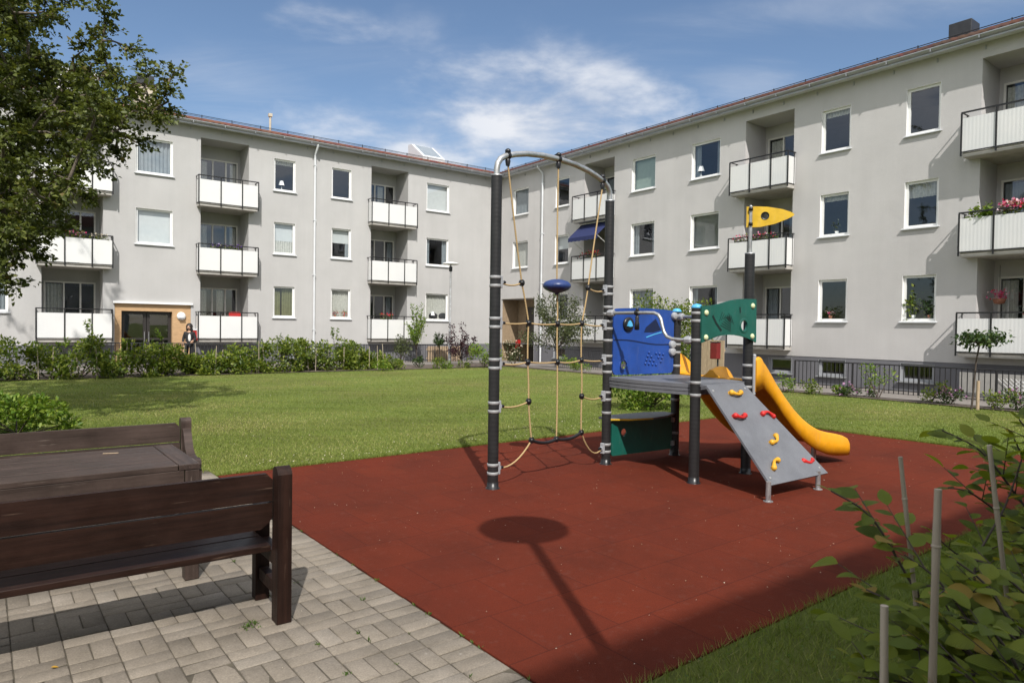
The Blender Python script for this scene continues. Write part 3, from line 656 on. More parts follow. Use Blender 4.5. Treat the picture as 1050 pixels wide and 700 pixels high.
def balcony(B, x0, x1, z, lo, hi, wavy_panel=False, doors=True):
    """slab through the recess and beyond the wall, white panels and iron rail; x0<x1 recess sides, lo/hi overhang at each side"""
    a, b = x0-lo, x1+hi; p = PROT
    s = MB(); s.box(x0+.003, x1-.003, -RECESS+.003, -0.001, z-.13, z); s.box(a, b, 0.003, p, z-.13, z)
    sl_ = s.build('balcony', M['concrete'], B, 0.008)
    f = MB(); T = .012; y = p+.035; xa, xb = a-.03, b+.03
    pz0, pz1 = z+.03, z+.95
    n = 3; nd = [xa + (xb-xa)*t for t in (0, .28, .64, 1)]
    for i in range(n): f.box(nd[i]+.012, nd[i+1]-.012, y-T, y, pz0, pz1)
    f.box(xa, xa+T, 0.03, y-T-.006, pz0, pz1); f.box(xb-T, xb, 0.03, y-T-.006, pz0, pz1)
    f.build('panel', M['panel'] if wavy_panel else M['panel_flat'], sl_)
    r = MB(); rz = z+1.13
    r.box(xa-.015, xb+.015, y-.025, y+.02, rz-.04, rz); r.box(xa-.012, xa+.018, 0.012, y-.026, rz-.028, rz-.002); r.box(xb-.018, xb+.012, 0.012, y-.026, rz-.028, rz-.002)
    for x in nd: r.box(x-.021, x+.021, y+.001, y+.025, z-.10, rz-.041)
    for x in (xa, xb):
        r.box(x-.012, x+.012, 0.10, 0.125, z+.0, rz-.031)
    r.box(xa-.01, xb+.01, y+.003, y+.024, z-.005, z+.022)
    r.build('railing', M['black'], sl_)
    if doors:
        hw0, hw1, h0, h1 = x0+.12, x1-.12, z+.05, z+2.2; yb = -RECESS+.03
        q = [hw0, hw0+(hw1-hw0)*.30, hw0+(hw1-hw0)*.62, hw1]
        d = MB(); t = .06
        d.box(hw0, hw1, yb-.05, yb+.01, h1-t, h1); d.box(hw0, hw1, yb-.05, yb+.01, h0, h0+t)
        for i, x in enumerate(q): d.box(x-(0 if i == 0 else t/2 if i < 3 else t), x+(t if i == 0 else t/2 if i < 3 else 0), yb-.048, yb+.012, h0+t+.001, h1-t-.001)
        d.box(q[0]+t, q[1]-t/2, yb-.045, yb+.005, h0+t, z+.75)
        dd = d.build('balcony_door', M['door_frame'], B)
        g = MB()
        for i in range(3): g.quad((q[i]+.02, yb-.02, h0+.05), (q[i]+.02, yb-.02, h1-.05), (q[i+1]-.02, yb-.02, h1-.05), (q[i+1]-.02, yb-.02, h0+.05))
        g.build('pane', M['glass'], dd)
        g = MB(); k = random.choice((0, 1, 2))
        wavy(g, q[k]+.05, q[k]+(q[k+1]-q[k])*.6, h0+.1, h1-.1, yb-.16); wavy(g, q[2]+.2, q[3]-.06, h0+.1, h1-.1, yb-.16)
        g.build('curtain', M['lace'] if random.random() < .6 else M['grey_curtain'], dd)
    return sl_

def roof_mesh(B, sg, s_end, mat, extra=0.0):
    """tiled sheet, mitred at the inner corner: at depth d behind the wall it starts d beyond the corner"""
    pitch = math.tan(R(15.6)); d0, d1 = 0.46, -5.2; z0 = 9.975
    nd = 26; V = []; F = []; ds = [(d0+.004, -.09)]
    for i in range(nd):
        dd = d0 + (d1-d0)*i/nd; ds += [(dd, 0.0), (d0 + (d1-d0)*(i+1)/nd + .004, -0.022)]
    per = 0.24; sx = np.arange(-5.3, s_end+.01, per/5)
    for (dd, dz) in ds:
        z = z0 + (d0-dd)*pitch + dz
        ph = (sx % per)/per; wv = 0.028*np.abs(np.sin(np.pi*ph))**0.8 + 0.004*np.sin(np.floor(sx/per)*7.3+dd*5)
        xx = np.maximum(sx, dd) if extra == 0 else np.maximum(sx, -0.3)
        V.append(np.stack([sg*xx, np.full_like(sx, dd), z+wv], 1))
    n = len(sx); V = np.concatenate(V); m_ = len(ds)
    F = np.array([(i*n+j, i*n+j+1, (i+1)*n+j+1, (i+1)*n+j) for i in range(m_-1) for j in range(n-1)])
    keep = np.linalg.norm(V[F[:, 0]]-V[F[:, 1]], axis=1) > 1e-5; F = F[keep]
    rf = np_mesh('roof', V, F, mat, B)
    return rf, z0, pitch

def block(name, label, P, sg, s_end, windows, balconies, lo, hi, tiles, dz, extras=None, plinth_top=0.72, start=0.0, extra=0.0, rz=0.0, loc=None, basement=()):
    B = thing(name, label, 'apartment building', (K.x, K.y, 0) if loc is None else loc, rz)
    X_ = lambda s: sg*s
    holes = []; recs = []
    for (s0, s1, z0, z1, st) in windows: a, b = sorted((X_(s0), X_(s1))); holes.append((a, b, z0+dz, z1+dz, 0.14))
    for (s0, s1, zb) in balconies: a, b = sorted((X_(s0), X_(s1))); holes.append((a, b, zb+dz, 9.33+dz*0.5, RECESS))
    for e in (extras or {}).get('holes', []): a, b = sorted((X_(e[0]), X_(e[1]))); holes.append((a, b, e[2], e[3], e[4]))
    w_ = MB(); a, b = sorted((X_(start), X_(s_end)))
    facade(w_, a, b, plinth_top, 9.95, holes)
    # recess backs with an opening for the balcony doors, and the far sides of the block
    for (s0, s1, zb) in balconies:
        a, b = sorted((X_(s0), X_(s1))); z = zb+dz+.13
        hs = [(a+.12, b-.12, z+STORY*k+.05, z+STORY*k+2.2, 0.08) for k in range(3)]
        facade(w_, a, b, zb+dz, 9.33+dz*0.5, hs, -RECESS)
    e0, e1_ = X_(start-(10 if start == 0 and not extra else 0)), X_(s_end)
    w_.quad((e0, -10, -.3), (e1_, -10, -.3), (e1_, -10, 9.9), (e0, -10, 9.9))
    w_.quad((e1_, 0, -.3), (e1_, -10, -.3), (e1_, -10, 9.9), (e1_, 0, 9.9))
    if extra or start: w_.quad((X_(start), 0, -.3), (X_(start), -10, -.3), (X_(start), -10, 9.9), (X_(start), 0, 9.9))
    w_.build('wall', M['plaster_undimmed' if sg < 0 else 'plaster'], B)
    pl = MB(); a, b = sorted((X_(start), X_(s_end)))
    ph = [(*sorted((X_(q[0]), X_(q[1]))), q[2], q[3], .16) for q in basement] + [(*sorted((X_(e[0]), X_(e[1]))), max(-.3, e[2]-.0), plinth_top, e[4]) for e in (extras or {}).get('holes', []) if e[2] < plinth_top]
    facade(pl, a, b, -.35, plinth_top, ph, -.012)
    pl.build('plinth', M['plinth'], B)
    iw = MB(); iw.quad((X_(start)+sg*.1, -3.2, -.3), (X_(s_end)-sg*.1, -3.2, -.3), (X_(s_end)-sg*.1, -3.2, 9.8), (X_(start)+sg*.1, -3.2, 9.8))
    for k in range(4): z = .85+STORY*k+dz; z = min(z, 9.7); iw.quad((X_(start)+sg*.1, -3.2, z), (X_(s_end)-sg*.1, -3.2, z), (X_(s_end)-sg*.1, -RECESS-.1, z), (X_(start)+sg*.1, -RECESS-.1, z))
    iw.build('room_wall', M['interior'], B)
    for (s0, s1, z0, z1, st) in windows: window(B, X_(s0), X_(s1), z0+dz, z1+dz, st)
    for q in basement: window(B, X_(q[0]), X_(q[1]), q[2], q[3], 'none', mat='grey_plastic')
    for (s0, s1, zb) in balconies:
        a, b = sorted((X_(s0), X_(s1))); l_, h_ = (lo, hi) if sg > 0 else (hi, lo)
        for k in range(3): balcony(B, a, b, zb+dz+.13+STORY*k, l_, h_, sg < 0)
    rf, z0, pitch = roof_mesh(B, sg, s_end, tiles, extra)
    # rear slope and gable fill
    rr = MB(); zr = z0 + 5.62*pitch
    rr.quad((X_(-5.2 if not extra else start), -5.2, zr), (X_(s_end), -5.2, zr), (X_(s_end), -10.4, 9.7), (X_(-10.4 if not extra else start), -10.4, 9.7))
    rr.add([(X_(s_end), .4, 9.8), (X_(s_end), -10.4, 9.7), (X_(s_end), -5.2, zr-.01)], [(0, 1, 2)])
    rr.build('rear_slope', tiles, rf)
    # eave board, gutter, brackets, snow guard
    so_ = MB(); x0, x1 = X_(0.0 if not extra else start), X_(s_end)
    so_.box(X_(start-.38 if not extra else start), x1, 0.012, .40, 9.78, 9.81)
    so_.build('eave_board', M['gutter_white'], B)
    gt = MB(); g0 = X_(.5 if not extra else start)
    prof = [(.43 + .085*math.cos(t), 9.86 + .085*math.sin(t)) for t in [math.pi + i*math.pi/8 for i in range(9)]]
    vs = [(g0, y, z) for y, z in prof] + [(x1, y, z) for y, z in prof]
    gt.add(vs, [(i, i+1, 10+i, 9+i) for i in range(8)], True); gt.box(g0, x1, .405, .42, 9.72, 9.84); gt.box(g0, x1, .505, .522, 9.845, 9.872)
    gt.build('gutter', M['gutter'], B)
    bk = MB(); s = start + 1.0
    while s < s_end:
        bk.box(X_(s)-.014, X_(s)+.014, .40, .526, 9.765, 9.80); bk.box(X_(s)-.014, X_(s)+.014, .5225, .53, 9.765, 9.87); bk.box(X_(s)-.02, X_(s)+.02, 0.004, .03, 9.58, 9.70); s += 1.23
    bk.build('gutter_bracket', M['gutter'], B)
    sgd = MB(); zz = z0 + .55*pitch
    sgd.tube([(X_(0.2), -.13, zz+.14), (x1, -.13, zz+.14)], .014, 6); sgd.tube([(X_(0.2), -.13, zz+.09), (x1, -.13, zz+.09)], .010, 6)
    s = start + .9
    while s < s_end: sgd.box(X_(s)-.01, X_(s)+.01, -.15, -.11, zz-.02, zz+.17); s += 1.2
    sgd.build('snow_guard', M['black'], B)
    return B, rf, z0, pitch
def downpipe(B, x, mat, z0=0.05):
    m_ = MB(); m_.tube([(x, .43, 9.80), (x, .43, 9.70), (x, .09, 9.42), (x, .09, 9.2), (x, .09, z0)], .048, 10)
    for z in (8.9, 6.4, 3.9, 1.4): m_.box(x-.056, x+.056, .0, .146, z-.02, z+.02)
    m_.build('downpipe', mat, B)

def fl(st3): return [(st3[0], 7.55, 8.97), (st3[1], 4.75, 6.17), (st3[2], 1.93, 3.33)]
def wins(cols):
    out = []
    for s0, s1, st in cols:
        for (style, z0, z1) in fl(st):
            if style: out.append((s0, s1, z0, z1, style))
    return out

# --- left block
RZL = R(217.0)
wl = wins([(21.8, 23.15, ('veil', 'half', 'sides')), (16.41, 17.76, ('veil', 'blind', None)), (11.37, 12.35, ('top', 'halflong', 'olive')), (8.69, 9.68, ('none', 'half', 'lace')), (3.26, 4.62, ('blind', 'sides', 'lace'))])
ex = {'holes': [(15.72, 18.47, -.1, 2.36, 0.04)]}
BL, rfL, zL, pL = block('apartment_building', 'long three storey grey block with orange tiled roof beyond the hedge', None, 1, 27.5, wl,
    [(18.86, 20.82, .85), (13.42, 15.36, .85), (5.68, 7.68, .85)], .24, .15, M['tiles'], 0.0, ex, rz=RZL, basement=[(11.37, 11.95, .1, .62), (8.9, 9.5, .1, .62), (3.4, 4.0, .1, .62)])
downpipe(BL, 10.51, M['gutter_white'])
# entrance: plywood surround, double door, lamp, canopy strip
e = MB(); facade(e, 15.72, 18.47, -.1, 2.36, [(16.41, 18.23, -.1, 2.07, .30)], -.038); ent = e.build('entrance', M['plywood'], BL)
e = MB(); e.box(15.66, 18.53, -.03, .10, 2.362, 2.44); e.build('canopy', M['white'], ent)
e = MB(); y = -.30
for a, b in ((16.42, 17.31), (17.33, 18.22)):
    e.box(a, a+.11, y, y+.05, 0, 2.06); e.box(b-.11, b, y, y+.05, 0, 2.06); e.box(a+.11, b-.11, y, y+.05, 1.94, 2.06); e.box(a+.11, b-.11, y, y+.05, 0, .30); e.box(a+.11, b-.11, y, y+.05, .92, 1.0)
dr = e.build('door', M['dark_door'], BL)
e = MB()
for a, b in ((16.53, 17.20), (17.44, 18.11)): e.quad((a, y+.02, .28), (a, y+.02, 1.95), (b, y+.02, 1.95), (b, y+.02, .28))
e.build('pane', M['glass'], dr)
e = MB()
for x in (17.24, 17.40): e.tube([(x, y+.11, .85), (x, y+.11, 1.25)], .014, 8)
e.build('handle', M['steel'], dr)
e = MB(); e.lathe([(.0, .12), (.09, .11), (.16, .07), (.17, .02), (.16, 0)], (16.08, -.03, 1.90), 20, axis=(0, 1, 0)); lp = e.build('wall_lamp', M['white'], BL)
e = MB(); e.box(15.97, 16.19, .06, .125, 1.80, 1.845); e.build('lamp_louvre', M['grey_plastic'], lp)
# roof furniture of the left block
def on_roof(s, d): return zL + (.42 + d)*pL
e = MB(); z = on_roof(0, 3.2)-.2; e.box(16.55, 17.35, -3.6, -2.9, z, z+1.15); ch = e.build('chimney', M['chimney'], rfL)
e = MB(); e.box(16.45, 17.45, -3.7, -2.8, z+1.152, z+1.22); e.box(16.62, 17.28, -3.52, -2.98, z+1.222, z+1.6); e.build('chimney_cap', M['dark_metal'], ch)
e = MB(); z = on_roof(0, 1.6)-.1; e.box(18.9, 20.3, -2.6, -1.3, z, z+.95); dm = e.build('roof_dormer', M['white'], rfL)
e = MB(); e.box(18.8, 20.4, -2.7, -1.2, z+.952, z+1.02); e.build('dormer_cap', M['gutter_white'], dm)
e = MB(); z = on_roof(0, 2.0)-.1; e.tube([(11.9, -2.0, z), (11.9, -2.0, z+.85)], .05, 10); e.box(11.82, 11.98, -2.08, -1.92, z+.78, z+.92); e.build('vent_pipe', M['chimney'], rfL)
e = MB(); z = on_roof(0, 1.0)
e.prism([(3.1, -.75, z-.05), (3.1, -.75, z+.12), (3.1, -2.0, z+.98), (3.1, -2.35, z+.98), (3.1, -2.35, z+.3)], (1.35, 0, 0)); ht = e.build('roof_hatch', M['gutter_white'], rfL)
e = MB(); e.add([(3.25, -.83, z+.20), (4.30, -.83, z+.20), (4.30, -1.93, z+.955), (3.25, -1.93, z+.955)], [(0, 1, 2, 3)]); e.build('hatch_glass', M['glass'], ht)

# --- right block
wr = wins([(1.22, 2.55, ('veil', 'lace', None)), (4.71, 5.72, ('none', 'half', 'sides')), (9.79, 11.14, ('green', 'sides', 'veil')), (13.01, 14.37, ('sides', 'venetian', 'sides')), (18.39, 19.38, ('top', 'top', 'none')), (21.07, 22.03, ('none', 'valance', 'none')), (27.2, 28.2, ('none', 'half', 'lace'))])
exr = {'holes': [(.33, 3.14, -.3, 3.16, 1.1)]}
BR, rfR, zR, pR = block('apartment_building', 'nearer grey block running off frame with shaded eaves and corrugated white balconies', None, -1, 32, wr,
    [(6.81, 8.74, .92), (15.47, 17.40, .92), (23.07, 25.0, .92)], .28, .06, M['tiles_shaded'], 0.04, exr, plinth_top=.77, rz=R(127.0), basement=[(18.45, 19.38, .15, .70), (21.07, 22.03, .15, .70), (16.6, 17.5, .15, .70), (4.7, 5.6, .15, .70)])
downpipe(BR, -3.79, M['gutter_white'], -.1)
e = MB()  # recessed entrance
e.quad((-.36, -1.09, -.25), (-3.1, -1.09, -.25), (-3.1, -1.09, 3.15), (-.36, -1.09, 3.15)); e.quad((-.345, -.02, -.25), (-.345, -1.09, -.25), (-.345, -1.09, 3.15), (-.345, -.02, 3.15))
ent = e.build('entrance', simple('entrance_boards', (.30, .22, .14), .7, var=.15), BR)
e = MB(); e.box(-3.12, -1.2, -1.08, -1.0, -.2, 2.75); dr = e.build('door', M['dark_door'], BR)
e = MB(); e.tube([(-1.9, -.93, .9), (-1.9, -.93, 1.3)], .014, 8); e.build('handle', M['steel'], dr)
e = MB(); e.box(-3.2, -.28, -.02, .02, 3.165, 3.20); e.build('lintel', M['concrete'], BR)
e = MB(); e.lathe([(0, .10), (.10, .085), (.16, .04), (.17, 0)], (-25.3, .0, .62), 18, axis=(0, 1, 0)); e.build('wall_lamp', M['white'], BR)
e = MB(); z = zR + .8*pR; e.box(-22.25, -21.62, -2.1, -1.45, z+.2, z+.98); bx = e.build('roof_vent_box', M['dark_metal'], rfR, .02)
e = MB(); e.box(-22.32, -21.6, -2.2, -1.35, z-.1, z+.19); e.box(-21.68, -21.62, -2.0, -1.55, z+.2, z+.95); e.build('vent_base', M['gutter'], bx)
e = MB(); z = zR + .8*pR; e.prism([(-14.2, -.55, z-.1), (-14.2, -.55, z+.05), (-14.2, -1.5, z+.52), (-14.2, -1.75, z+.3)], (-1.3, 0, 0)); e.build('roof_hatch', M['gutter_white'], rfR)
e = MB(); e.tube([(-19.4, -1.2, zR+.5*pR), (-19.4, -1.2, zR+.5*pR+.35)], .05, 8); e.build('vent_pipe', M['chimney'], rfR)

# --- block behind the viewpoint; its eave throws the shade over the corner of the red surface
wb = wins([(2.5, 3.8, ('sides', 'half', 'lace')), (7.5, 8.5, ('veil', 'blind', 'sides')), (12, 13.3, ('half', 'sides', 'blind')), (16.5, 17.5, ('veil', 'half', 'lace')), (21, 22.3, ('sides', 'blind', 'half'))])
eave = Vector((2.22, -5.93, 0)) + Vector((-nL.x, -nL.y, 0))*(-.53)
o = eave + dL*11.0
BS, rfS, zS, pS = block('apartment_building', 'grey block seen only by its straight roof shadow across the red surface', None, -1, 34, wb,
    [(9.5, 11.4, .85), (18.3, 20.2, .85)], .2, .2, M['tiles'], 0.0, None, extra=1.0, rz=R(37.0), loc=(o.x, o.y, 0))

# ------------------------------------------------------------------ play structure
P1 = Vector((-0.172, 6.734, 0)); P2 = Vector((1.126, 8.035, 0)); P3 = Vector((1.916, 7.098, 0)); P4 = Vector((2.636, 7.621, 0)); P5 = Vector((2.092, 8.692, 0))
PS = thing('play_structure', 'playground climbing frame with rope net arch, blue and green panels and yellow slide', 'climbing frame', (1.2, 7.6, 0.012))
PO = Vector((1.2, 7.6, 0.012))
def pp(v): return Vector(v) - PO
class PB(MB):
    def build(s, name, mat, parent=None, bevel=0.0, segs=2):
        par = parent or PS
        off = PO
        s.v = [(v[0]-off.x, v[1]-off.y, v[2]-off.z) for v in s.v]
        return MB.build(s, name, mat, par, bevel, segs)
def world_child(o): return o
PR_ = 0.054
def post(p, h, bands, cap=None):
    b = PB(); b.lathe([(PR_, .012), (PR_, h)], p, 24); o = b.build('post', M['post'])
    b = PB(); b.lathe([(PR_+.018, .012), (PR_+.018, .016), (PR_+.004, .018), (PR_+.004, .07), (PR_+.001, .073)], p, 24); b.build('post_foot', M['black_plastic'], o)
    for z in bands:
        b = PB(); b.lathe([(PR_+.0005, z-.016), (PR_+.004, z-.015), (PR_+.004, z+.015), (PR_+.0005, z+.016)], p, 24); b.build('clamp_band', M['alu'], o)
    if cap:
        b = PB(); b.lathe([(PR_+.004, h), (PR_+.005, h+.012), (PR_*.75, h+.035), (0, h+.045)], p, 24); b.build('post_cap', cap, o)
    else:
        b = PB(); b.lathe([(PR_+.002, h), (PR_+.002, h+.01), (0, h+.012)], p, 24); b.build('post_cap', M['steel'], o)
    return o
CLZ = [2.055, 1.65, 1.245, 0.818, 0.205]
post(P1, 3.09, [z+d for z in CLZ for d in (-.042, .042)])
post(P2, 3.10, sorted([z+d for z in CLZ for d in (-.042, .042)] + [1.86, 1.47, 1.10, .62, 1.78]))
post(P3, 1.835, [1.70, 1.50, 1.06, .93, 1.78], M['light_blue'])
post(P4, 2.46, [1.90, 1.77, 1.22, 1.08, .98], None)
post(P5, 1.835, [1.74, 1.42, 1.32, 1.15, .72, .30], M['light_blue'])
nd = (P2-P1).normalized(); nn = Vector((nd.y, -nd.x, 0))          # along the net, and its camera side
def NP(s, z, o=0.0): return P1 + nd*s + nn*o + Vector((0, 0, z))
# arch
arch = [(0, 3.05), (0, 3.16), (.012, 3.215), (.05, 3.268), (.11, 3.302), (.25, 3.348), (.42, 3.385), (.66, 3.413), (.919, 3.422), (1.18, 3.413), (1.42, 3.385), (1.588, 3.348), (1.728, 3.302), (1.788, 3.268), (1.826, 3.215), (1.838, 3.16), (1.838, 3.05)]
b = PB(); b.tube([NP(s, z) for s, z in arch], .030, 14); b.build('arch_tube', M['steel'])
for s, z in ((.15, 3.315), (.915, 3.422), (1.69, 3.317)):
    b = PB(); b.lathe([(.036, -.02), (.036, .02)], NP(s, z), 12, axis=nd); b.lathe([(.018, .025), (.03, .035), (.03, .055), (.012, .07), (0, .072)], NP(s, z), 12); b.lathe([(.02, -.10), (.028, -.05), (.02, -.03)], NP(s, z), 10); b.build('rope_clamp', M['black_plastic'])
def sag(a, c, dz, n=8): return [NP(a[0]+(c[0]-a[0])*t, a[1]+(c[1]-a[1])*t - dz*4*t*(1-t)) for t in [i/n for i in range(n+1)]]
RR = .0085
V1 = [(.15, 3.24), (.373, 2.063), (.483, 1.655), (.477, 1.251), (.50, .839), (.553, .43)]
V2 = [(.915, 3.34), (.918, 2.06), (.935, 1.652), (.944, 1.24), (.947, .40)]
V3 = [(1.69, 3.24), (1.454, 2.069), (1.351, 1.665), (1.353, 1.251), (1.371, .842), (1.373, .43)]
def rope(pts):
    b = PB(); b.tube(pts, RR, 8); b.build('rope', M['rope'])
for V in (V1, V2, V3):
    pts = []
    for i in range(len(V)-1):
        for t in (0, .25, .5, .75): pts.append(NP(V[i][0]+(V[i+1][0]-V[i][0])*t + .006*math.sin(t*3.14)*(1 if i % 2 else -1), V[i][1]+(V[i+1][1]-V[i][1])*t))
    pts.append(NP(*V[-1])); rope(pts)
c1, c2 = .075, 1.763
for a, c, dz in (((c1, 2.05), V1[1], .028), (V3[1], (c2, 2.055), .03),
                 ((c1, 1.65), V1[2], .012), (V1[2], V2[2], .014), (V2[2], V3[2], .014), (V3[2], (c2, 1.645), .018),
                 ((c1, 1.245), V1[3], .02), (V1[3], V2[3], .012), (V2[3], V3[3], .02), (V3[3], (c2, 1.235), .012),
                 ((c1, .82), V1[4], .03), (V3[4], (c2, .815), .035), ((c1, .205), V1[5], .08), (V3[5], (c2, .205), .13)): rope(sag(a, c, dz))
for a, c in ((V1[5], V2[4]), (V2[4], V3[5])):
    b = PB(); b.tube(sag(a, c, .035), .018, 10); b.build('sheathed_rope', M['black_plastic'])
for V in (V1, V2, V3):
    for s, z in V[1:]:
        if V is V2 and z > 2: continue
        b = PB(); b.ball(NP(s, z), .028, 12, 8); b.lathe([(.034, -.012), (.034, .012)], NP(s, z), 12, axis=nn); b.build('rope_knot', M['black_plastic'])
for z in CLZ:
    for s, sg in ((0.0, 1), (1.838, -1)):
        b = PB(); q = NP(s + sg*(PR_+.012), z); b.bar(q - Vector((0, 0, .062)), q + Vector((0, 0, .062)), .05, .032, nd)
        b.bar(q - Vector((0, 0, .02)) + nd*sg*.02, q + Vector((0, 0, .02)) + nd*sg*.02, .035, .03, nd)
        o = b.build('net_bracket', M['grey_plastic'], None, .006)
        b = PB(); b.lathe([(.016, 0), (.016, .03), (.010, .045)], q + nd*sg*.03, 10, axis=nd*sg); b.build('rope_socket', M['black_plastic'], o)
b = PB(); pr = [(0.0, -.098), (.018, -.095), (.026, -.080), (.08, -.064), (.124, -.043), (.149, -.018), (.154, .0), (.148, .020), (.12, .047), (.07, .064), (.02, .072), (0, .073)]
b.lathe(pr, NP(.918, 2.062), 32); b.build('blue_bob', M['bob'])

# deck
up = Vector((0, 0, 1))
def toward(a, b_, d): return a + (b_-a).normalized()*d
ctr = (P2+P3+P4+P5)/4
dk = [toward(P2, ctr, -.01), toward(P3, ctr, -.01), toward(P4, ctr, -.01), toward(P5, ctr, -.01)]
mid = (P2+P3)/2; o_ = (mid-ctr).normalized()
front = [P2 + (P3-P2)*t + o_*(.085*math.sin(math.pi*t)**.7) for t in (.03, .2, .35, .5, .65, .8, .97)]
poly = front + [P3 + (P4-P3)*.05, P3+(P4-P3)*.95, P4+(P5-P4)*.04, P4+(P5-P4)*.96, P5+(P2-P5)*.04, P5+(P2-P5)*.97]
for z0, z1, sh in ((.925, .958, .99), (.964, .997, .994), (1.003, 1.042, 1.0)):
    b = PB(); b.prism([ctr + (q-ctr)*sh + up*z0 for q in poly], up*(z1-z0)); b.build('deck', M['laminate'], None, .004)
# blue panel P5-P2
def wallpoly(A, B_, outline, thick, off):
    """outline (t along A-B in metres, z) -> panel of given thickness, shifted by off"""
    d = (B_-A).normalized(); n = Vector((d.y, -d.x, 0)); return [A + d*t + up*z + n*off for t, z in outline], n*thick, d, n
def rounded(t0, t1, z0, z1, r, n=5, top=None):
    pts = []
    for cx, cz, a0 in ((t1-r, z0+r, -90), (t1-r, z1-r, 0), (t0+r, z1-r, 90), (t0+r, z0+r, 180)):
        for i in range(n+1):
            a = R(a0 + 90*i/n); pts.append((cx+r*math.cos(a), cz+r*math.sin(a)))
    return pts
def holed(b, P, d, n, outl, hole, thick):
    """panel with one round hole: outline ring joined to hole ring"""
    (ht, hz, hr) = hole; k = len(outl)
    ring = []
    for t, z in outl:
        a = math.atan2(z-hz, t-ht); ring.append((ht+hr*math.cos(a), hz+hr*math.sin(a)))
    # resample the outline densely so the hole is round
    A = [P + d*t + up*z for t, z in outl]; H = [P + d*t + up*z for t, z in ring]; T = n*thick
    vs = A + H + [q+T for q in A] + [q+T for q in H]; fs = []
    for i in range(k):
        j = (i+1) % k
        fs += [(i, j, k+j, k+i), (2*k+i, 3*k+i, 3*k+j, 2*k+j), (i, 2*k+i, 2*k+j, j), (k+i, k+j, 3*k+j, 3*k+i)]
    b.add(vs, fs)
def dense(outl, step=.03):
    o = []
    for i in range(len(outl)):
        a, c = outl[i], outl[(i+1) % len(outl)]; m_ = max(1, int(math.hypot(c[0]-a[0], c[1]-a[1])/step))
        o += [(a[0]+(c[0]-a[0])*q/m_, a[1]+(c[1]-a[1])*q/m_) for q in range(m_)]
    return o
d25 = (P5-P2).normalized(); n25 = Vector((d25.y, -d25.x, 0)); W25 = (P5-P2).length
def BPt(t, z, o=0.0): return P2 + d25*t + up*z + n25*o
outl = dense(rounded(.07, W25-.07, 1.06, 1.845, .06))
outl = [(t, z + (.02*math.sin((t-.07)/(W25-.14)*math.pi) if z > 1.6 else 0)) for t, z in outl]
b = PB(); holed(b, P2, d25, n25, outl, (.245, 1.175, .05), .02); bp = b.build('blue_panel', M['blue'])
F25 = .0205
b = PB()
for i in range(24):
    a0, a1 = 2*math.pi*i/24, 2*math.pi*(i+1)/24
    q = [BPt(.245+r_*math.cos(a), 1.175+r_*math.sin(a), F25+.004*f_) for a in (a0, a1) for r_, f_ in ((.05, 1), (.062, 2), (.074, 0))]
    b.add(q, [(0, 3, 4, 1), (1, 4, 5, 2)], True)
b.build('hole_rim', M['blue'], bp)
def groove(pts, w_, mat, parent, fP, o=.0225):
    b = PB(); L_ = [Vector(fP(t, z, o)) for t, z in pts]; v = []
    for i, q in enumerate(pts):
        a = pts[max(i-1, 0)]; c = pts[min(i+1, len(pts)-1)]; l = math.hypot(c[0]-a[0], c[1]-a[1]) or 1; nx, nz = -(c[1]-a[1])/l*w_/2, (c[0]-a[0])/l*w_/2
        v += [fP(q[0]+nx, q[1]+nz, o), fP(q[0]-nx, q[1]-nz, o)]
    b.add(v, [(2*i, 2*i+2, 2*i+3, 2*i+1) for i in range(len(pts)-1)]); b.build('groove', mat, parent)
groove([(.075+i*.1, 1.475-.06*i/10+.012*math.sin(i*.7)) for i in range(11)], .014, M['blue_groove'], bp, BPt)
b = PB(); b.add([BPt(.57, 1.57, .0225), BPt(.60, 1.63, .0225), BPt(.77, 1.74, .0225), BPt(.865, 1.60, .0225), BPt(.73, 1.57, .0225)], [(0, 1, 2, 3, 4)]); b.build('sail_emblem', M['blue_groove'], bp)
groove([(.61, 1.51), (.74, 1.545), (.88, 1.575)], .012, M['light_blue'], bp, BPt)
b = PB()
for i in range(5):
    for j in range(4):
        t, z = .60+i*.062+j*.02, 1.19+j*.045-i*.006
        if (i+j) % 5 == 4: continue
        q = BPt(t, z, F25+.003); b.ball(q, .016, 8, 6)
b.build('raised_dots', M['blue'], bp)
b = PB(); c = BPt(.30, 1.665, F25); b.lathe([(.082, 0), (.085, .02), (.06, .03), (.045, .028), (0, .03)], c, 24, axis=n25); dl_ = b.build('dial', M['black_plastic'], bp)
b = PB(); b.prism([BPt(.30+r_*math.cos(a), 1.665+r_*math.sin(a), F25+.028) for r_, a in ((.046, 1.57), (.03, 2.6), (.046, 3.66), (.03, 4.71), (.046, 5.76), (.03, .52))], n25*.02); b.build('dial_knob', M['light_blue'], dl_)
for z in (1.42, 1.33):
    b = PB(); q = BPt(W25-.11, z, .03); b.lathe([(.045, -.03), (.052, 0), (.045, .03), (0, .035)], q, 14, axis=n25); b.bar(q, BPt(W25-.01, z, .0), .05, .06); b.build('panel_clamp', M['grey_plastic'], bp, .006)
q = BPt(W25-.08, 1.78, .03); b = PB(); b.lathe([(.04, -.03), (.05, 0), (.04, .03), (0, .035)], q, 14, axis=n25); b.build('panel_clamp', M['grey_plastic'], bp, .004)
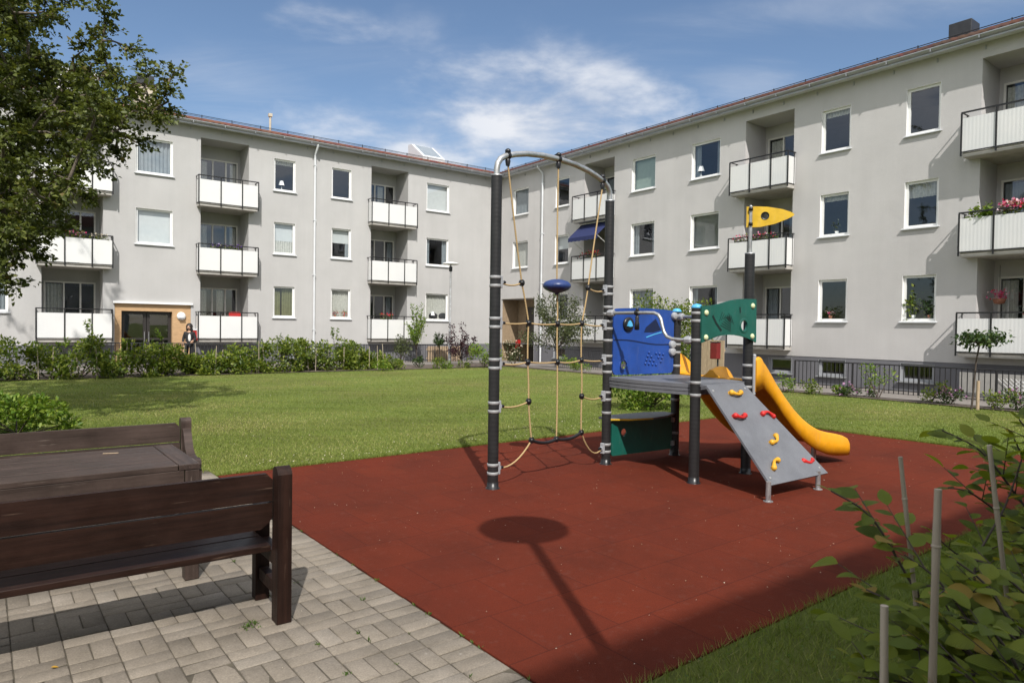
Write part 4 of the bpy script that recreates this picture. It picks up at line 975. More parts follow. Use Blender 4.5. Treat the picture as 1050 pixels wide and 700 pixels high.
# lower counter panel between the same posts
outl = dense(rounded(.07, W25-.07, .10, .525, .03))
b = PB(); holed(b, P2, d25, n25, outl, (.27, .37, .045), .02); lo_ = b.build('lower_panel', M['green'])
sh = [(.02, .03), (.25, .17), (.55, .22), (.85, .16), (W25-.03, .03), (W25-.03, -.16), (.85, -.24), (.3, -.24), (.02, -.16)]
b = PB(); b.prism([BPt(t, .528, o_) for t, o_ in sh], up*.022); cs = b.build('counter', M['laminate'], lo_)
b = PB(); b.prism([BPt(t, .53, o_+.004) for t, o_ in sh[:3]] + [BPt(t, .53, o_) for t, o_ in (sh[2], sh[1], sh[0])], up*.018); b.build('counter_edge', M['yellow'], cs)
for z in (.17, .47):
    b = PB(); q = BPt(W25-.09, z, .03); b.bar(q, BPt(W25-.01, z, .0), .05, .06); b.build('panel_clamp', M['grey_plastic'], lo_, .006)
# rail between P2 and P3 with an S bend
d23 = (P3-P2).normalized(); W23 = (P3-P2).length; n23 = Vector((d23.y, -d23.x, 0)); n23 = n23 if n23.y < 0 else -n23
pts = [(.07, 1.79), (.60, 1.79), (.70, 1.786), (.755, 1.765), (.79, 1.72), (.81, 1.65), (.835, 1.58), (.875, 1.53), (.94, 1.508), (1.04, 1.50), (W23-.07, 1.50)]
b = PB(); b.tube([P2 + d23*t + up*z + n23*.03 for t, z in pts], .019, 12); rl = b.build('guard_rail', M['steel'])
for t, z in ((.075, 1.79), (W23-.075, 1.50)):
    b = PB(); b.lathe([(.034, -.045), (.042, -.03), (.042, .03), (.034, .045)], P2 + d23*t + up*z + n23*.03, 8, False, d23); b.build('rail_clamp', M['grey_plastic'], rl)
b = PB(); q = P2 + d23*.46 + up*1.79 + n23*.03; b.lathe([(.03, -.022), (.03, .022)], q, 12, axis=d23); b.lathe([(.012, -.03), (.022, -.05), (.02, -.10), (.028, -.12), (.028, -.19), (.0, -.195)], q, 12); b.ball(q + up*.035, .02, 10, 6); b.build('swivel_toy', M['black_plastic'], rl)
b = PB(); d54 = (P4-P5).normalized(); W54 = (P4-P5).length; b.tube([P5 + d54*.06 + up*1.77, P4 - d54*.06 + up*1.77], .02, 12); rl2 = b.build('guard_rail', M['steel'])
for q in (P5 + d54*.085, P4 - d54*.085):
    b = PB(); b.lathe([(.036, -.045), (.045, -.03), (.045, .03), (.036, .045)], q + up*1.77, 8, False, d54); b.build('rail_clamp', M['grey_plastic'], rl2)
# green panel P3-P4
d34 = (P4-P3).normalized(); W34 = (P4-P3).length; n34 = Vector((d34.y, -d34.x, 0))
def GPt(t, z, o=0.0): return P3 + d34*t + up*z + n34*(o+.056)
top = [(W34+.03-i*.0935, 1.945+.0 - .0) for i in range(11)]
top = [(t, 1.852 + .105*(1/(1+math.exp(-(t-.36)/.11)))) for t, _ in top]
bot = [(-.005+i*.0935, 1.475 + .085*math.sin(math.pi*i/10)**.8) for i in range(11)]
outl = dense(bot + top, .03)
b = PB(); P3o = P3 + n34*.056; holed(b, P3o, d34, n34, outl, (.70, 1.66, .055), .02); gp = b.build('green_panel', M['green'])
b = PB()
for i in range(24):
    a0, a1 = 2*math.pi*i/24, 2*math.pi*(i+1)/24
    q = [GPt(.70+r_*math.cos(a), 1.66+r_*1.0*math.sin(a), .0205+.005*f_) for a in (a0, a1) for r_, f_ in ((.055, 1), (.07, 2), (.084, 0))]
    b.add(q, [(0, 3, 4, 1), (1, 4, 5, 2)], True)
b.build('hole_rim', M['green'], gp)
groove([(.16, 1.76), (.22, 1.68), (.31, 1.60)], .026, M['green_groove'], gp, GPt)
for i in range(7):
    t0 = .27+i*.032; groove([(t0, 1.70+i*.012), (t0+.05, 1.80-.016*i-(.03 if i > 3 else 0))], .008, M['green_groove'], gp, GPt); groove([(.29+i*.022, 1.66+.022*i), (.47, 1.60+.02*i)], .007, M['green_groove'], gp, GPt)
groove([(.62, 1.86), (.63, 1.80)], .02, M['green_groove'], gp, GPt)
for t, z in ((.055, 1.785), (.055, 1.53), (W34-.04, 1.88), (W34-.04, 1.545)):
    b = PB(); b.lathe([(.03, 0), (.03, .008), (.02, .018), (0, .021)], GPt(t, z, .0205), 14, axis=n34); b.build('bolt_cap', M['bolt'], gp)
# climbing ramp
TL, TR_, BL_, BR_ = Vector((2.0, 6.99, 1.038)), Vector((2.515, 7.40, 1.038)), Vector((2.45, 6.385, .158)), Vector((3.245, 6.945, .168))
rn_ = (TR_-TL).cross(BL_-TL).normalized(); rn_ = rn_ if rn_.z > 0 else -rn_
b = PB(); b.prism([TL, TR_, BR_, BL_], -rn_*.022); rp = b.build('climbing_ramp', M['laminate'], None, .004)
fe = (TR_-TL).normalized()
b = PB(); b.prism([TL, TR_, TR_ + Vector((-.05, .07, .003)), TL + Vector((-.05, .07, .003))], -up*.02); b.build('ramp_lip', M['laminate'], rp)
for q in (Vector((2.425, 6.335, 0)), Vector((3.135, 6.865, 0))):
    q = q + (ctr-q).normalized()*.025
    b = PB(); b.lathe([(.024, .012), (.024, .20)], q, 12); b.lathe([(.045, .012), (.045, .018)], q, 12); b.build('ramp_foot', M['steel'], rp)
b = PB()
for u_, v_ in ((.08, .06), (.92, .06), (.06, .94), (.94, .94)):
    q = (TL*(1-u_)+TR_*u_)*(1-v_) + (BL_*(1-u_)+BR_*u_)*v_; b.lathe([(.014, 0), (.012, .005), (0, .006)], q, 10, axis=rn_)
b.build('ramp_screw', M['alu'], rp)
def hold(px, py, ang, mat, flip=1):
    q = on_plane(px, py, TL, rn_); x = fe*math.cos(R(ang)) + rn_.cross(fe)*math.sin(R(ang)); y = rn_.cross(x)
    b = PB(); pts = [q + x*(.075*c) + y*(flip*.034*(1-c*c)) + rn_*(.028 + .010*(1-c*c)) for c in [-1+i/5 for i in range(11)]]
    b.tube(pts, [.019, .022, .018, .0155, .0145, .0145, .0145, .0155, .018, .022, .019], 10)
    for s_ in (-1, 1):
        b.ball(q + x*(.077*s_) + rn_*.026 + y*flip*.004, .029, 12, 8); b.lathe([(.026, -.002), (.024, .02)], q + x*(.077*s_), 10, axis=rn_)
    b.build('climbing_hold', mat, rp)
hold(753, 403.5, -4, M['hold_y'], -1); hold(757, 427, -4, M['hold_r'], -1); hold(786, 427, -18, M['hold_r'], 1); hold(791.5, 451, 24, M['hold_y'], -1); hold(794, 477, 26, M['hold_y'], 1); hold(826, 473, -4, M['hold_r'], -1)
# slide: loft of cross sections along u
MS = (P4+P5)/2; su = Vector((math.cos(R(27)), math.sin(R(27)), 0)); sv_ = Vector((-su.y, su.x, 0))
sec = [(.03, .93, 1.30, 1.05, .70), (.10, .95, 1.33, 1.06, .70), (.18, .97, 1.27, 1.045, .67), (.30, .89, 1.15, .985, .655), (.42, .78, 1.00, .885, .65), (.55, .63, .86, .755, .65), (.70, .48, .71, .605, .65), (.85, .355, .59, .475, .65), (1.0, .255, .50, .375, .65), (1.15, .18, .435, .305, .65), (1.30, .13, .40, .262, .65), (1.45, .11, .375, .245, .65), (1.58, .105, .345, .235, .65), (1.66, .10, .31, .225, .645), (1.70, .105, .27, .21, .635)]
def cross(u, zb, zt, zf, hw):
    rg = zf + .075*max(.25, 1-u*.6) + .085*math.exp(-((u-.25)/.14)**2)
    pr = [(-hw, zb), (-hw-.004, (zb+zt)/2), (-hw, zt-.03), (-hw+.012, zt-.006), (-hw+.035, zt), (-hw+.058, zt-.01), (-hw+.068, zt-.04), (-hw+.08, zf+.04), (-hw+.12, zf+.004), (-.14, zf), (-.08, zf+(rg-zf)*.45), (-.03, rg), (.03, rg), (.08, zf+(rg-zf)*.45), (.14, zf)]
    pr += [(hw-.12, zf+.004), (hw-.08, zf+.04), (hw-.068, zt-.04), (hw-.058, zt-.01), (hw-.035, zt), (hw-.012, zt-.006), (hw, zt-.03), (hw+.004, (zb+zt)/2), (hw, zb), (hw-.05, zb+.01), (hw-.09, min(zf-.03, zb+.10)), (0, min(zf-.03, zb+.10)), (-hw+.09, min(zf-.03, zb+.10)), (-hw+.05, zb+.01)]
    return [MS + su*u + sv_*v + up*z for v, z in pr]
fine = []
for i in range(len(sec)-1):
    for t in (0, .34, .67): 
        a, c = np.array(sec[i]), np.array(sec[i+1]); fine.append(tuple(a+(c-a)*t))
fine.append(sec[-1])
arr = np.array(fine); sm_ = arr.copy()
for _ in range(2): sm_[1:-1, 1:] = (sm_[:-2, 1:] + 2*sm_[1:-1, 1:] + sm_[2:, 1:])/4
rings = [cross(*s_) for s_ in sm_]; k = len(rings[0])
b = PB(); b.add([q for r_ in rings for q in r_], [(i*k+j, i*k+(j+1) % k, (i+1)*k+(j+1) % k, (i+1)*k+j) for i in range(len(rings)-1) for j in range(k)], True)
b.add(rings[-1], [tuple(range(k))]); b.add(rings[0], [tuple(range(k))[::-1]]); sd_o = b.build('slide', M['slide'])
for v in (-.668, .668):
    b = PB(); b.tube([MS + su*.03 + sv_*v + up*.90, MS + su*.03 + sv_*v + up*1.33], .019, 12); b.ball(MS + su*.03 + sv_*v + up*1.33, .020, 12, 8); b.build('slide_frame', M['grey_plastic'], sd_o)
for v in (-.4, .4):
    b = PB(); b.lathe([(.03, .012), (.03, .20)], MS + su*1.35 + sv_*v, 12); b.build('slide_foot', M['steel'], sd_o)
# flag on the tall post
b = PB(); b.lathe([(.02, 2.44), (.02, 2.985)], P4, 12); b.lathe([(.02, 2.985), (.022, 2.99), (.0, 3.005)], P4, 12); fp = b.build('flag_pole', M['steel'])
fd = Vector((math.cos(R(-16)), math.sin(R(-16)), 0)); fn = Vector((fd.y, -fd.x, 0))
fo = [(-.045, 2.755), (.10, 2.755), (.25, 2.785), (.38, 2.835), (.445, 2.87), (.452, 2.885), (.43, 2.905), (.33, 2.945), (.18, 2.975), (.05, 2.985), (-.045, 2.985), (-.045, 2.87)]
b = PB(); Pf = P4 - fn*.006; holed(b, Pf, fd, fn, dense(fo, .03), (.15, 2.878, .036), .014); fg = b.build('flag', M['yellow'], fp)
b = PB()
for i in range(20):
    a0, a1 = 2*math.pi*i/20, 2*math.pi*(i+1)/20
    for s0, s1 in ((-.004, .018),):
        q = [Pf + fd*(.15+r_*math.cos(a)) + up*(2.878+r_*math.sin(a)) + fn*s_ for a in (a0, a1) for r_, s_ in ((.030, s0), (.030, s1), (.044, s1))]; b.add(q, [(0, 3, 4, 1), (1, 4, 5, 2)], True)
b.build('hole_rim', M['black_plastic'], fg)
for z in (2.79, 2.955):
    b = PB(); b.lathe([(.026, -.016), (.026, .016)], P4 + up*z, 12); b.ball(P4 + up*z + fn*.03, .022, 10, 6); b.build('flag_clamp', M['black_plastic'], fp)

# ------------------------------------------------------------------ table and benches
def bench(name, label, loc, rz, mat, length, top_cut):
    """local x along the bench from its right end (x=0) to the left (-length), y to the sitter's front, posts at the back"""
    t = thing(name, label, 'bench', loc, rz); matv = M['wood_bench_up'] if mat is M['wood_bench'] else M['wood_grey_up']
    for x in (-.045, -length+.045):
        e = MB(); w2 = .038
        prof = [(-.05, 0), (.045, 0), (.045, .80)] + [(.0 + .046*math.cos(a), .80+.04*math.sin(a)) for a in [i*math.pi/8 for i in range(1, 8)]] + [(-.05, .80)]
        e.prism([(x-w2, y, z) for y, z in prof], (2*w2, 0, 0)); lg = e.build('leg', matv, t, .006)
        e = MB(); e.box(x-.04, x+.04, .345, .425, 0, .493); e.build('leg', matv, t, .005)
        e = MB(); e.box(x-.025, x+.025, .05, .335, .13, .20); e.build('stretcher', mat, t, .004)
        arm = [(.046, .76), (.09, .73), (.13, .67), (.17, .61), (.23, .575), (.32, .565), (.40, .575), (.45, .565), (.462, .535), (.45, .505), (.40, .495), (.30, .495), (.20, .50), (.12, .53), (.046, .60)]
        e = MB(); e.prism([(x-.03, y, z) for y, z in arm], (.06, 0, 0)); e.build('armrest', mat, t, .004)
        e = MB(); e.box(x-.035, x+.035, .05, .43, .30, .369); e.build('seat_rail', mat, t, .004)
    for y0, y1 in ((.05, .245), (.257, .452)):
        e = MB(); e.box(-length+.088, -.088, y0, y1, .372, .407); e.build('seat', mat, t, .004)
    bx0, bx1 = -length+.092, -.092
    e = MB(); e.prism([(bx0, .012, .655), (bx1, .012, .655), (bx1, .012, .77), (bx1-.02, .012, .79), (bx1-.03, .012, .803), (bx0+.03, .012, .803), (bx0+.02, .012, .79), (bx0, .012, .77)], (0, .032, 0)); e.build('backrest', mat, t, .003)
    e = MB(); e.prism([(bx0+.06, .014, .508), (bx1-.06, .014, .508), (bx1-.015, .014, .54), (bx1, .014, .57), (bx1, .014, .645), (bx0, .014, .645), (bx0, .014, .57), (bx0+.015, .014, .54)], (0, .032, 0)); e.build('backrest', mat, t, .003)
    return t
b0 = Vector((-1.225+.045*math.cos(R(36)), 3.655+.045*math.sin(R(36)), .004))
bench('park_bench', 'dark brown wooden bench nearest the viewer, seen from behind on the pavers', (b0.x, b0.y, .004), R(36), M['wood_bench'], 2.1, True)
# the far bench faces the other way: its left end (seen from the sitter) is at the right of the table
far_p = Vector((-2.63, 5.50, 0)); a = R(36+180)
t = Vector((math.cos(a), math.sin(a), 0)); LEN = 2.1
o_ = far_p + Vector((math.cos(R(36)), math.sin(R(36)), 0))*.045 + t*LEN
bench('park_bench', 'greyish brown wooden bench behind the table, its back towards the lawn', (o_.x, o_.y, .004), a, M['wood_grey'], LEN, True)
tb = thing('wooden_table', 'low dark wooden outdoor table with planked top standing between two benches', 'table', (-1.94, 4.255, .004), R(37.5))
TLn, TW, TH = 2.0, .82, .725
e = MB(); yb = [0, .205, .41, .615, .82]
for i in range(4):
    e = MB(); e.box(-TLn+.13, -.125, yb[i]+.003, yb[i+1]-.003, TH-.035, TH); e.build('tabletop', M['wood_grey'], tb, .004)
for x0, x1 in ((-.12, 0), (-TLn, -TLn+.125)):
    e = MB(); e.box(x0, x1, 0, TW, TH-.035, TH+.001); e.build('tabletop', M['wood_grey_across'], tb, .004)
for y0, y1 in ((.004, .034), (TW-.034, TW-.004)):
    e = MB(); e.box(-TLn+.09, -.09, y0, y1, TH-.145, TH-.0355); e.build('apron', M['wood_grey'], tb, .003)
for x0, x1 in ((-.085, -.05), (-TLn+.05, -TLn+.085)):
    e = MB(); e.box(x0, x1, .095, TW-.095, TH-.15, TH-.036); e.build('apron', M['wood_grey'], tb, .003)
for x in (-.085, -TLn+.015):
    for y in (.015, TW-.085):
        e = MB(); e.box(x, x+.083, y-.012, y+.07, 0, TH-.036); e.build('leg', M['wood_grey_up'], tb, .005)
q = at(113.5, 464.6, 1); q = EYE + ray(113.5, 464.6) * ((TH+.006-1.6)/ray(113.5, 464.6).z)
e = MB(); e.box(-.045, .045, -.006, .006, -.0005, .003); o = e.build('wooden_stick', M['light_wood']); o.location = (q.x, q.y, TH+.006); o.rotation_euler = (0, 0, R(20)); tag(o, 'small pale ice lolly stick lying on the tabletop', 'stick')

# ------------------------------------------------------------------ street lamps
def lamp(loc, h, label):
    t = thing('street_lamp', label, 'street lamp', loc, R(20), 'disc topped street lamps')
    e = MB(); e.lathe([(.075, 0), (.075, .9), (.06, .93), (.046, .96), (.040, h-.35)], (0, 0, 0), 16); e.build('pole', M['steel'], t)
    e = MB(); e.lathe([(.06, h-.36), (.075, h-.34), (.075, h-.16), (.05, h-.14)], (0, 0, 0), 16); e.lathe([(.03, h-.14), (.03, h-.04)], (0, 0, 0), 10); e.build('lamp_body', M['dark_metal'], t)
    e = MB(); e.lathe([(0, h-.07), (.30, h-.06), (.355, h-.04), (.36, h-.01), (.33, h+.01), (.15, h+.05), (0, h+.06)], (0, 0, 0), 36); e.build('lamp_disc', M['white'], t)
p = at(461, 372, 30.3); lamp((p.x, p.y, gzf(p.x, p.y)), 4.45, 'slim grey lamp post with a flat white disc before the left block')
lamp((.908, .94, 0), 4.72, 'lamp post beside the viewpoint, seen by its round disc shadow on the red surface')

# ------------------------------------------------------------------ fences in front of the blocks
def fence(name, label, P, s0, s1, d, h, mat):
    t = thing(name, label, 'fence'); mb = MB(); n = int((s1-s0)/.135); tops = []; bots = []
    for i in range(n+1):
        s = s0+(s1-s0)*i/n; p = P(s, d); g = gzf(p.x, p.y)+.03; big = i % 14 == 0
        r_ = .022 if big else .009
        mb.bar((p.x, p.y, g), (p.x, p.y, g+h), r_*2, r_*2, (1, 0, 0)); tops.append((p.x, p.y, g+h)); bots.append((p.x, p.y, g+.10))
    mb.build('bars', mat, t)
    m2 = MB(); m2.tube(tops, .018, 6); m2.tube(bots, .012, 6); m2.build('rail', mat, t)
    return t
fence('iron_fence', 'low black iron fence with thin upright bars before the plinth of the nearer block', RP, 18.3, 31, 1.15, .84, M['black'])
fence('iron_fence', 'low grey barred fence under the first balconies, right of the rope net', RP, 6.2, 14.4, 1.15, .84, M['dark_metal'])
fence('iron_fence', 'low grey barred fence between hedge and far grey block', LP, 2.9, 19, 1.3, .84, M['dark_metal'])
# pale boards and a lattice in front of the plinth
t = thing('board_screen', 'weathered upright board screen behind the low fence near the corner of the far block', 'screen', LP(4.1, 1.0, gzf(*LP(4.1, 1.0)[:2])), R(217))
e = MB()
for i in range(11): e.box(-1.0+i*.18, -1.0+i*.18+.15, -.02, .02, .05, .80)
e.build('boards', M['light_wood'], t); e = MB(); e.box(-1.02, .99, -.05, -.021, .18, .24); e.box(-1.02, .99, -.05, -.021, .62, .68); e.build('batten', M['light_wood'], t)
t = thing('lattice_screen', 'pale screen with white diagonal lattice standing behind the iron fence at the right', 'trellis', RP(24.4, .85, gzf(*RP(24.4, .85)[:2])), R(127))
e = MB(); e.box(-1.4, 1.4, -.02, -.005, .1, .76); e.build('board', simple('screen_board', (.34, .33, .31), .8, var=.12), t)
e = MB()
for i in range(16):
    x = -1.0+i*.1; e.bar((x, .01, .1), (x-.55, .01, .65), .018, .006, (0, 1, 0)); e.bar((x-.55, .018, .1), (x, .018, .65), .018, .006, (0, 1, 0))
e.build('lattice', M['white'], t)

# ------------------------------------------------------------------ hedge with canes on the left
def cane(p, h, r_, lean, label, group=None):
    t = MB(); top = Vector((lean[0], lean[1], h)); pts = []; rs = []
    n = max(6, int(h/.06))
    for i in range(n+1):
        f = i/n; pts.append(top*f + Vector((0.004*math.sin(f*5), 0.004*math.cos(f*4), 0))); node = (i % 5 == 3)
        rs.append(r_*(1.14 if node else 1.0)*(1-.1*f))
    t.tube(pts, rs, 10)
    if h > .8 and not group:
        for i in range(3, n, 5): t.lathe([(r_*.95, -.004), (r_*1.22, -.002), (r_*1.22, .002), (r_*.95, .004)], pts[i], 10, axis=top)
    o = t.build('bamboo_cane', M['cane']); o.location = p; tag(o, label, 'cane', group); return o
h0, h1 = Vector((-13.55, 18.3, 0)), Vector((-4.4, 26.0, 0)); hd = (h1-h0)
# more hedge to the left, out of frame side, for a natural end
nsh = 17
for i in range(nsh):
    f = (i+.5)/nsh; p = h0 + hd*f + Vector((random.uniform(-.12, .12), random.uniform(-.12, .12), 0))
    hh = (0.98 if i < 10 else 0.92 if i < 15 else .72)*random.choice((.62, .8, .9, 1.0, 1.1, 1.28))
    shrub('hedge_shrub', 'young leafy hornbeam shrub in the staked row before the far grey block', 'shrub', on_ground(p), hh*.98, .60, 1150, .11, M['leaf_hedge'], 'staked hedge shrubs along the far lawn edge', 4, 18, low=-.10)
for i in range(26):
    f = (i+.6)/27; p = h0 + hd*f + Vector((.10+random.uniform(-.25, .25), -.12+random.uniform(-.12, .2), 0))
    cane(on_ground(p), random.uniform(.72, 1.08), .012, (random.uniform(-.08, .08), random.uniform(-.05, .05)), 'pale bamboo cane standing among the far hedge shrubs', 'bamboo canes in the far hedge')
# long shoots standing above the hedge
def shoot(name, label, p, h, n, size, mat, lean, group=None):
    t = thing(name, label, 'shrub', p, 0, group); P = []; D = []; mb = MB()
    for k in range(3):
        a = random.uniform(0, 6.28); q = [Vector((0, 0, 0)), Vector((.08*math.cos(a)+lean*.4, .08*math.sin(a), h*.55)), Vector((.2*math.cos(a)+lean, .2*math.sin(a), h*random.uniform(.8, 1)))]
        mb.tube(q, [.01, .007, .003], 5)
        for j in range(n):
            f = random.uniform(.3, 1.0); b_ = q[1].lerp(q[2], f) if f > .5 else q[0].lerp(q[1], f*2); P.append(b_); D.append((random.gauss(0, 1), random.gauss(0, 1), random.uniform(-.2, .8)))
    mb.build('stem', M['stem'], t); P = np.array([tuple(v) for v in P]); m_ = len(P); L = size*rng.uniform(.6, 1.2, m_)
    leaf_mesh('foliage', P, np.array(D), rng.normal(size=(m_, 3))*.6+np.array([0, 0, 1]), L, L*.6, mat, t); return t
for (px, py, hh, lab) in ((100, 386, 1.75, 'tall loose hornbeam shoot rising in front of the ground floor balcony panel'), (172, 385, 1.5, 'bright leafy shoot rising in front of the dark entrance door'), (128, 386, 1.2, 'short leafy shoot rising left of the entrance door'), (290, 381, 1.35, 'loose shoot above the hedge left of the downpipe'), (345, 380, 1.55, 'long thin shoot above the hedge right of the downpipe'), (62, 388, 1.25, 'leafy shoot above the hedge before the leftmost balcony')):
    shoot('hedge_shoot', lab, GP(px, py), hh, 46, .085, M['leaf_lime'], random.uniform(-.25, .25))

# ------------------------------------------------------------------ plants near the blocks
def small_tree(name, label, p, h, trunk_h, r_, n, size, mat, aspect=.5, lean=(0, 0), squash=1.0, limbs=9, group=None, upright=.7, clear=0, dens=2.2, spread=.13):
    t = thing(name, label, 'tree', p, random.uniform(0, 6.28) if clear == 0 else 0, group); mb = MB(); base = Vector((0, 0, 0)); tt = Vector((lean[0], lean[1], trunk_h))
    mb.tube([base, tt*.5 + Vector((.01, .015, 0)), tt], [.03, .024, .02], 8); P = []; D = []
    for k in range(limbs):
        a = 6.283*k/limbs + random.uniform(-.3, .3); el = random.uniform(.15, 1.0); top = tt + Vector((r_*math.cos(a)*(1-el*.65), r_*math.sin(a)*(1-el*.65), (h-trunk_h)*el*squash))
        md = tt.lerp(top, .5) + Vector((random.uniform(-.06, .06), random.uniform(-.06, .06), random.uniform(-.02, .08)))
        mb.tube([tt*random.uniform(.75, 1), md, top], [.014, .008, .003], 5)
        for j in range(int(dens*n)//limbs):
            f = random.uniform(.2, 1.03)**.8; q = md.lerp(top, f*2-1) if f > .5 else tt.lerp(md, f*2); sp = r_*spread*(1.1-.5*f)
            P.append(q + Vector((random.gauss(0, sp), random.gauss(0, sp), random.gauss(0, sp)))); D.append((random.gauss(0, .6), random.gauss(0, .6), random.gauss(upright, .5)))
    mb.build('trunk', M['stem'], t); P = np.array([tuple(v) for v in P]); m_ = len(P); L = size*rng.uniform(.6, 1.25, m_)
    leaf_mesh('crown', P, np.array(D), rng.normal(size=(m_, 3))*.7+np.array([0, 0, .8]), L, L*aspect, mat, t); return t
small_tree('young_tree', 'slim young tree with light green upright leaves before the first left block balcony', GP(427, 372), 2.75, .75, .72, 620, .12, M['leaf_lime'], .38, squash=1.0, limbs=12)
small_tree('standard_shrub', 'small ball headed shrub on a stem left of the grey lamp post', GP(450, 372), 1.45, .85, .42, 420, .085, M['leaf_dark'], .45, upright=.2)
small_tree('purple_shrub', 'dark purple leaved shrub leaning right beside the lamp post', GP(474, 373), 1.9, .25, 1.0, 560, .10, M['leaf_purple'], .5, lean=(.12, 0), limbs=12, dens=2.6, spread=.11)
shrub('green_shrub', 'rounded bright green shrub left of the first black post of the net', 'shrub', GP(496, 377), .95, .75, 900, .085, M['leaf_lime'], stems=4)
shrub('grey_shrub', 'grey green rounded bush above the end of the hedge', 'shrub', GP(410, 375), 1.25, .6, 700, .08, M['leaf_olive'], low=.3)
for px, py, h_, r_, mt, lab in ((430, 377, .42, .35, 'leaf_dark', 'low dark plant at the foot of the slim young tree'), (445, 378, .40, .4, 'leaf_hedge', 'low green plant right of the young tree in the bed'), (458, 378, .34, .3, 'leaf_lime', 'small pale green plant at the base of the lamp post'), (408, 379, .38, .32, 'leaf_hedge', 'low plant at the right end of the hedge'), (392, 380, .42, .4, 'leaf_lime', 'yellow green plant in the bed left of the young tree'), (477, 377, .35, .35, 'leaf_hedge', 'low leafy plant under the purple shrub')):
    shrub('bed_plant', lab, 'plant', GP(px, py), h_, r_, 260, .075, M[mt], stems=3, lumps=6)
# right block: scraggly tree by the entrance, climbing bushes, border plants
small_tree('scraggly_tree', 'thin grey green tree with arching twigs behind the rope net', GP(572, 378), 3.2, .9, 2.0, 2300, .11, M['leaf_olive'], .46, squash=1.0, limbs=22, upright=-.1, dens=2.4, spread=.10)
shrub('white_shrub', 'small pale flowering shrub beside the recessed entrance', 'shrub', GP(527, 376), 1.05, .5, 420, .07, M['leaf_olive'], stems=4, flowers=M['fallen'], nf=70)
shrub('green_shrub', 'low bright green shrub under the scraggly tree behind the net', 'shrub', GP(588, 380), .55, .8, 700, .07, M['leaf_lime'], stems=4)
shrub('green_shrub', 'tall green bush behind the blue panel and posts', 'shrub', GP(690, 389), 2.85, 1.25, 6000, .10, M['leaf_hedge'], stems=9, lumps=26)
shrub('green_shrub', 'yellowish green bush on the lawn seen beneath the deck', 'shrub', GP(668, 419), 1.0, .95, 3400, .085, M['leaf_lime'], stems=6, lumps=20, low=-.02)
for px, py, h_, r_, mt, fw, lab in ((803, 402, .45, .28, 'leaf_lime', None, 'small leafy plant in the border just right of the slide top'), (831, 404, .45, .3, 'leaf_hedge', None, 'dark leaved small plant where the iron fence begins'), (880, 407, .32, .45, 'leaf_dark', 'petals_mauve', 'low mauve flowering plant left of the pale green bush'), (900, 409, .85, .42, 'leaf_lime', None, 'loose pale green bush in front of the iron fence'), (955, 413, .48, .45, 'leaf_hedge', None, 'rounded low green bush before the second basement window'), (972, 415, .34, .32, 'leaf_dark', 'petals_mauve', 'mauve flowering plant beside the rounded green bush'), (1022, 420, .40, .4, 'leaf_hedge', None, 'green plant right of the staked standard tree'), (1044, 421, .42, .4, 'leaf_dark', 'petals_mauve', 'mauve flowering plant at the right edge of the border'), (861, 405, .22, .25, 'leaf_lime', None, 'tiny plant in the border between the fence start and the mauve flowers')):
    shrub('border_plant', lab, 'plant', GP(px, py), h_, r_, 280, .065, M[mt], stems=3, lumps=7, flowers=M[fw] if fw else None, nf=34)
p = GP(997, 420)
t = thing('standard_tree', 'small grafted tree with an umbrella crown tied to a wooden stake by the right fence', 'tree', p)
e = MB(); e.tube([(-.02, 0, 0), (.02, 0, .5), (.05, .0, 1.0), (.12, 0, 1.42)], [.022, .018, .016, .018], 8)
C = []
for k in range(11):
    a = 6.283*k/11; q = (.12+.33*math.cos(a)+.05, .31*math.sin(a), 1.47+random.uniform(-.06, .12)); e.tube([(.12, 0, 1.38), (.12+.2*math.cos(a), .2*math.sin(a), 1.5), q], [.012, .008, .003], 5); C.append(q); C.append((.12+.2*math.cos(a), .2*math.sin(a), 1.54))
e.build('trunk', M['stem'], t); C = np.array(C); n = 700; P = C[rng.integers(0, len(C), n)] + rng.normal(size=(n, 3))*np.array([.11, .11, .06]); L = .105*rng.uniform(.6, 1.2, n)
leaf_mesh('crown', P, rng.normal(size=(n, 3))+np.array([0, 0, -.2]), rng.normal(size=(n, 3))*.4+np.array([0, 0, 1]), L, L*.55, M['leaf_dark'], t)
e = MB(); e.tube([(.09, -.03, 0), (.09, -.03, .62)], .032, 10); o = e.build('tree_stake', M['light_wood']); o.location = p; tag(o, 'short round wooden stake supporting the umbrella crowned tree', 'stake')
shrub('green_shrub', 'light green bush on the lawn behind the far bench at the left edge', 'shrub', GP(20, 447), .54, .80, 2600, .075, M['leaf_lime'], stems=5, lumps=22, low=-.08)

# red bins
def bin_(loc, rz, label, h0, mat='red'):
    t = thing('red_bin', label, 'bin', loc, rz); e = MB(); e.box(-.12, .12, 0, .18, h0, h0+.46); e.build('body', M[mat], t, .02); e = MB(); e.box(-.125, .125, -.01, .185, h0+.462, h0+.49); e.build('lid', M['black_plastic'], t, .01)
    e = MB(); e.tube([(0, -.03, 0), (0, -.03, h0+.5)], .025, 8); e.build('pole', M['dark_metal'], t); return t
q = RP(1.6, -.25); bin_((q.x, q.y, -.2), R(127), 'small red bin inside the recessed entrance behind the net', .72)
q = at(735, 386, 19.5); g_ = gzf(q.x, q.y)
bin_((q.x, q.y, g_), R(127), 'red bin before the wooden screen, seen under the green panel', .80, 'dark_red')
q = at(729, 386, 20.6); t = thing('board_screen', 'upright pale board screen behind the red bin near the second balconies', 'screen', (q.x, q.y, gzf(q.x, q.y)), R(127)); e = MB()
for i in range(7): e.box(-.45+i*.15, -.45+i*.15+.14, -.015, .015, 0, 1.32)
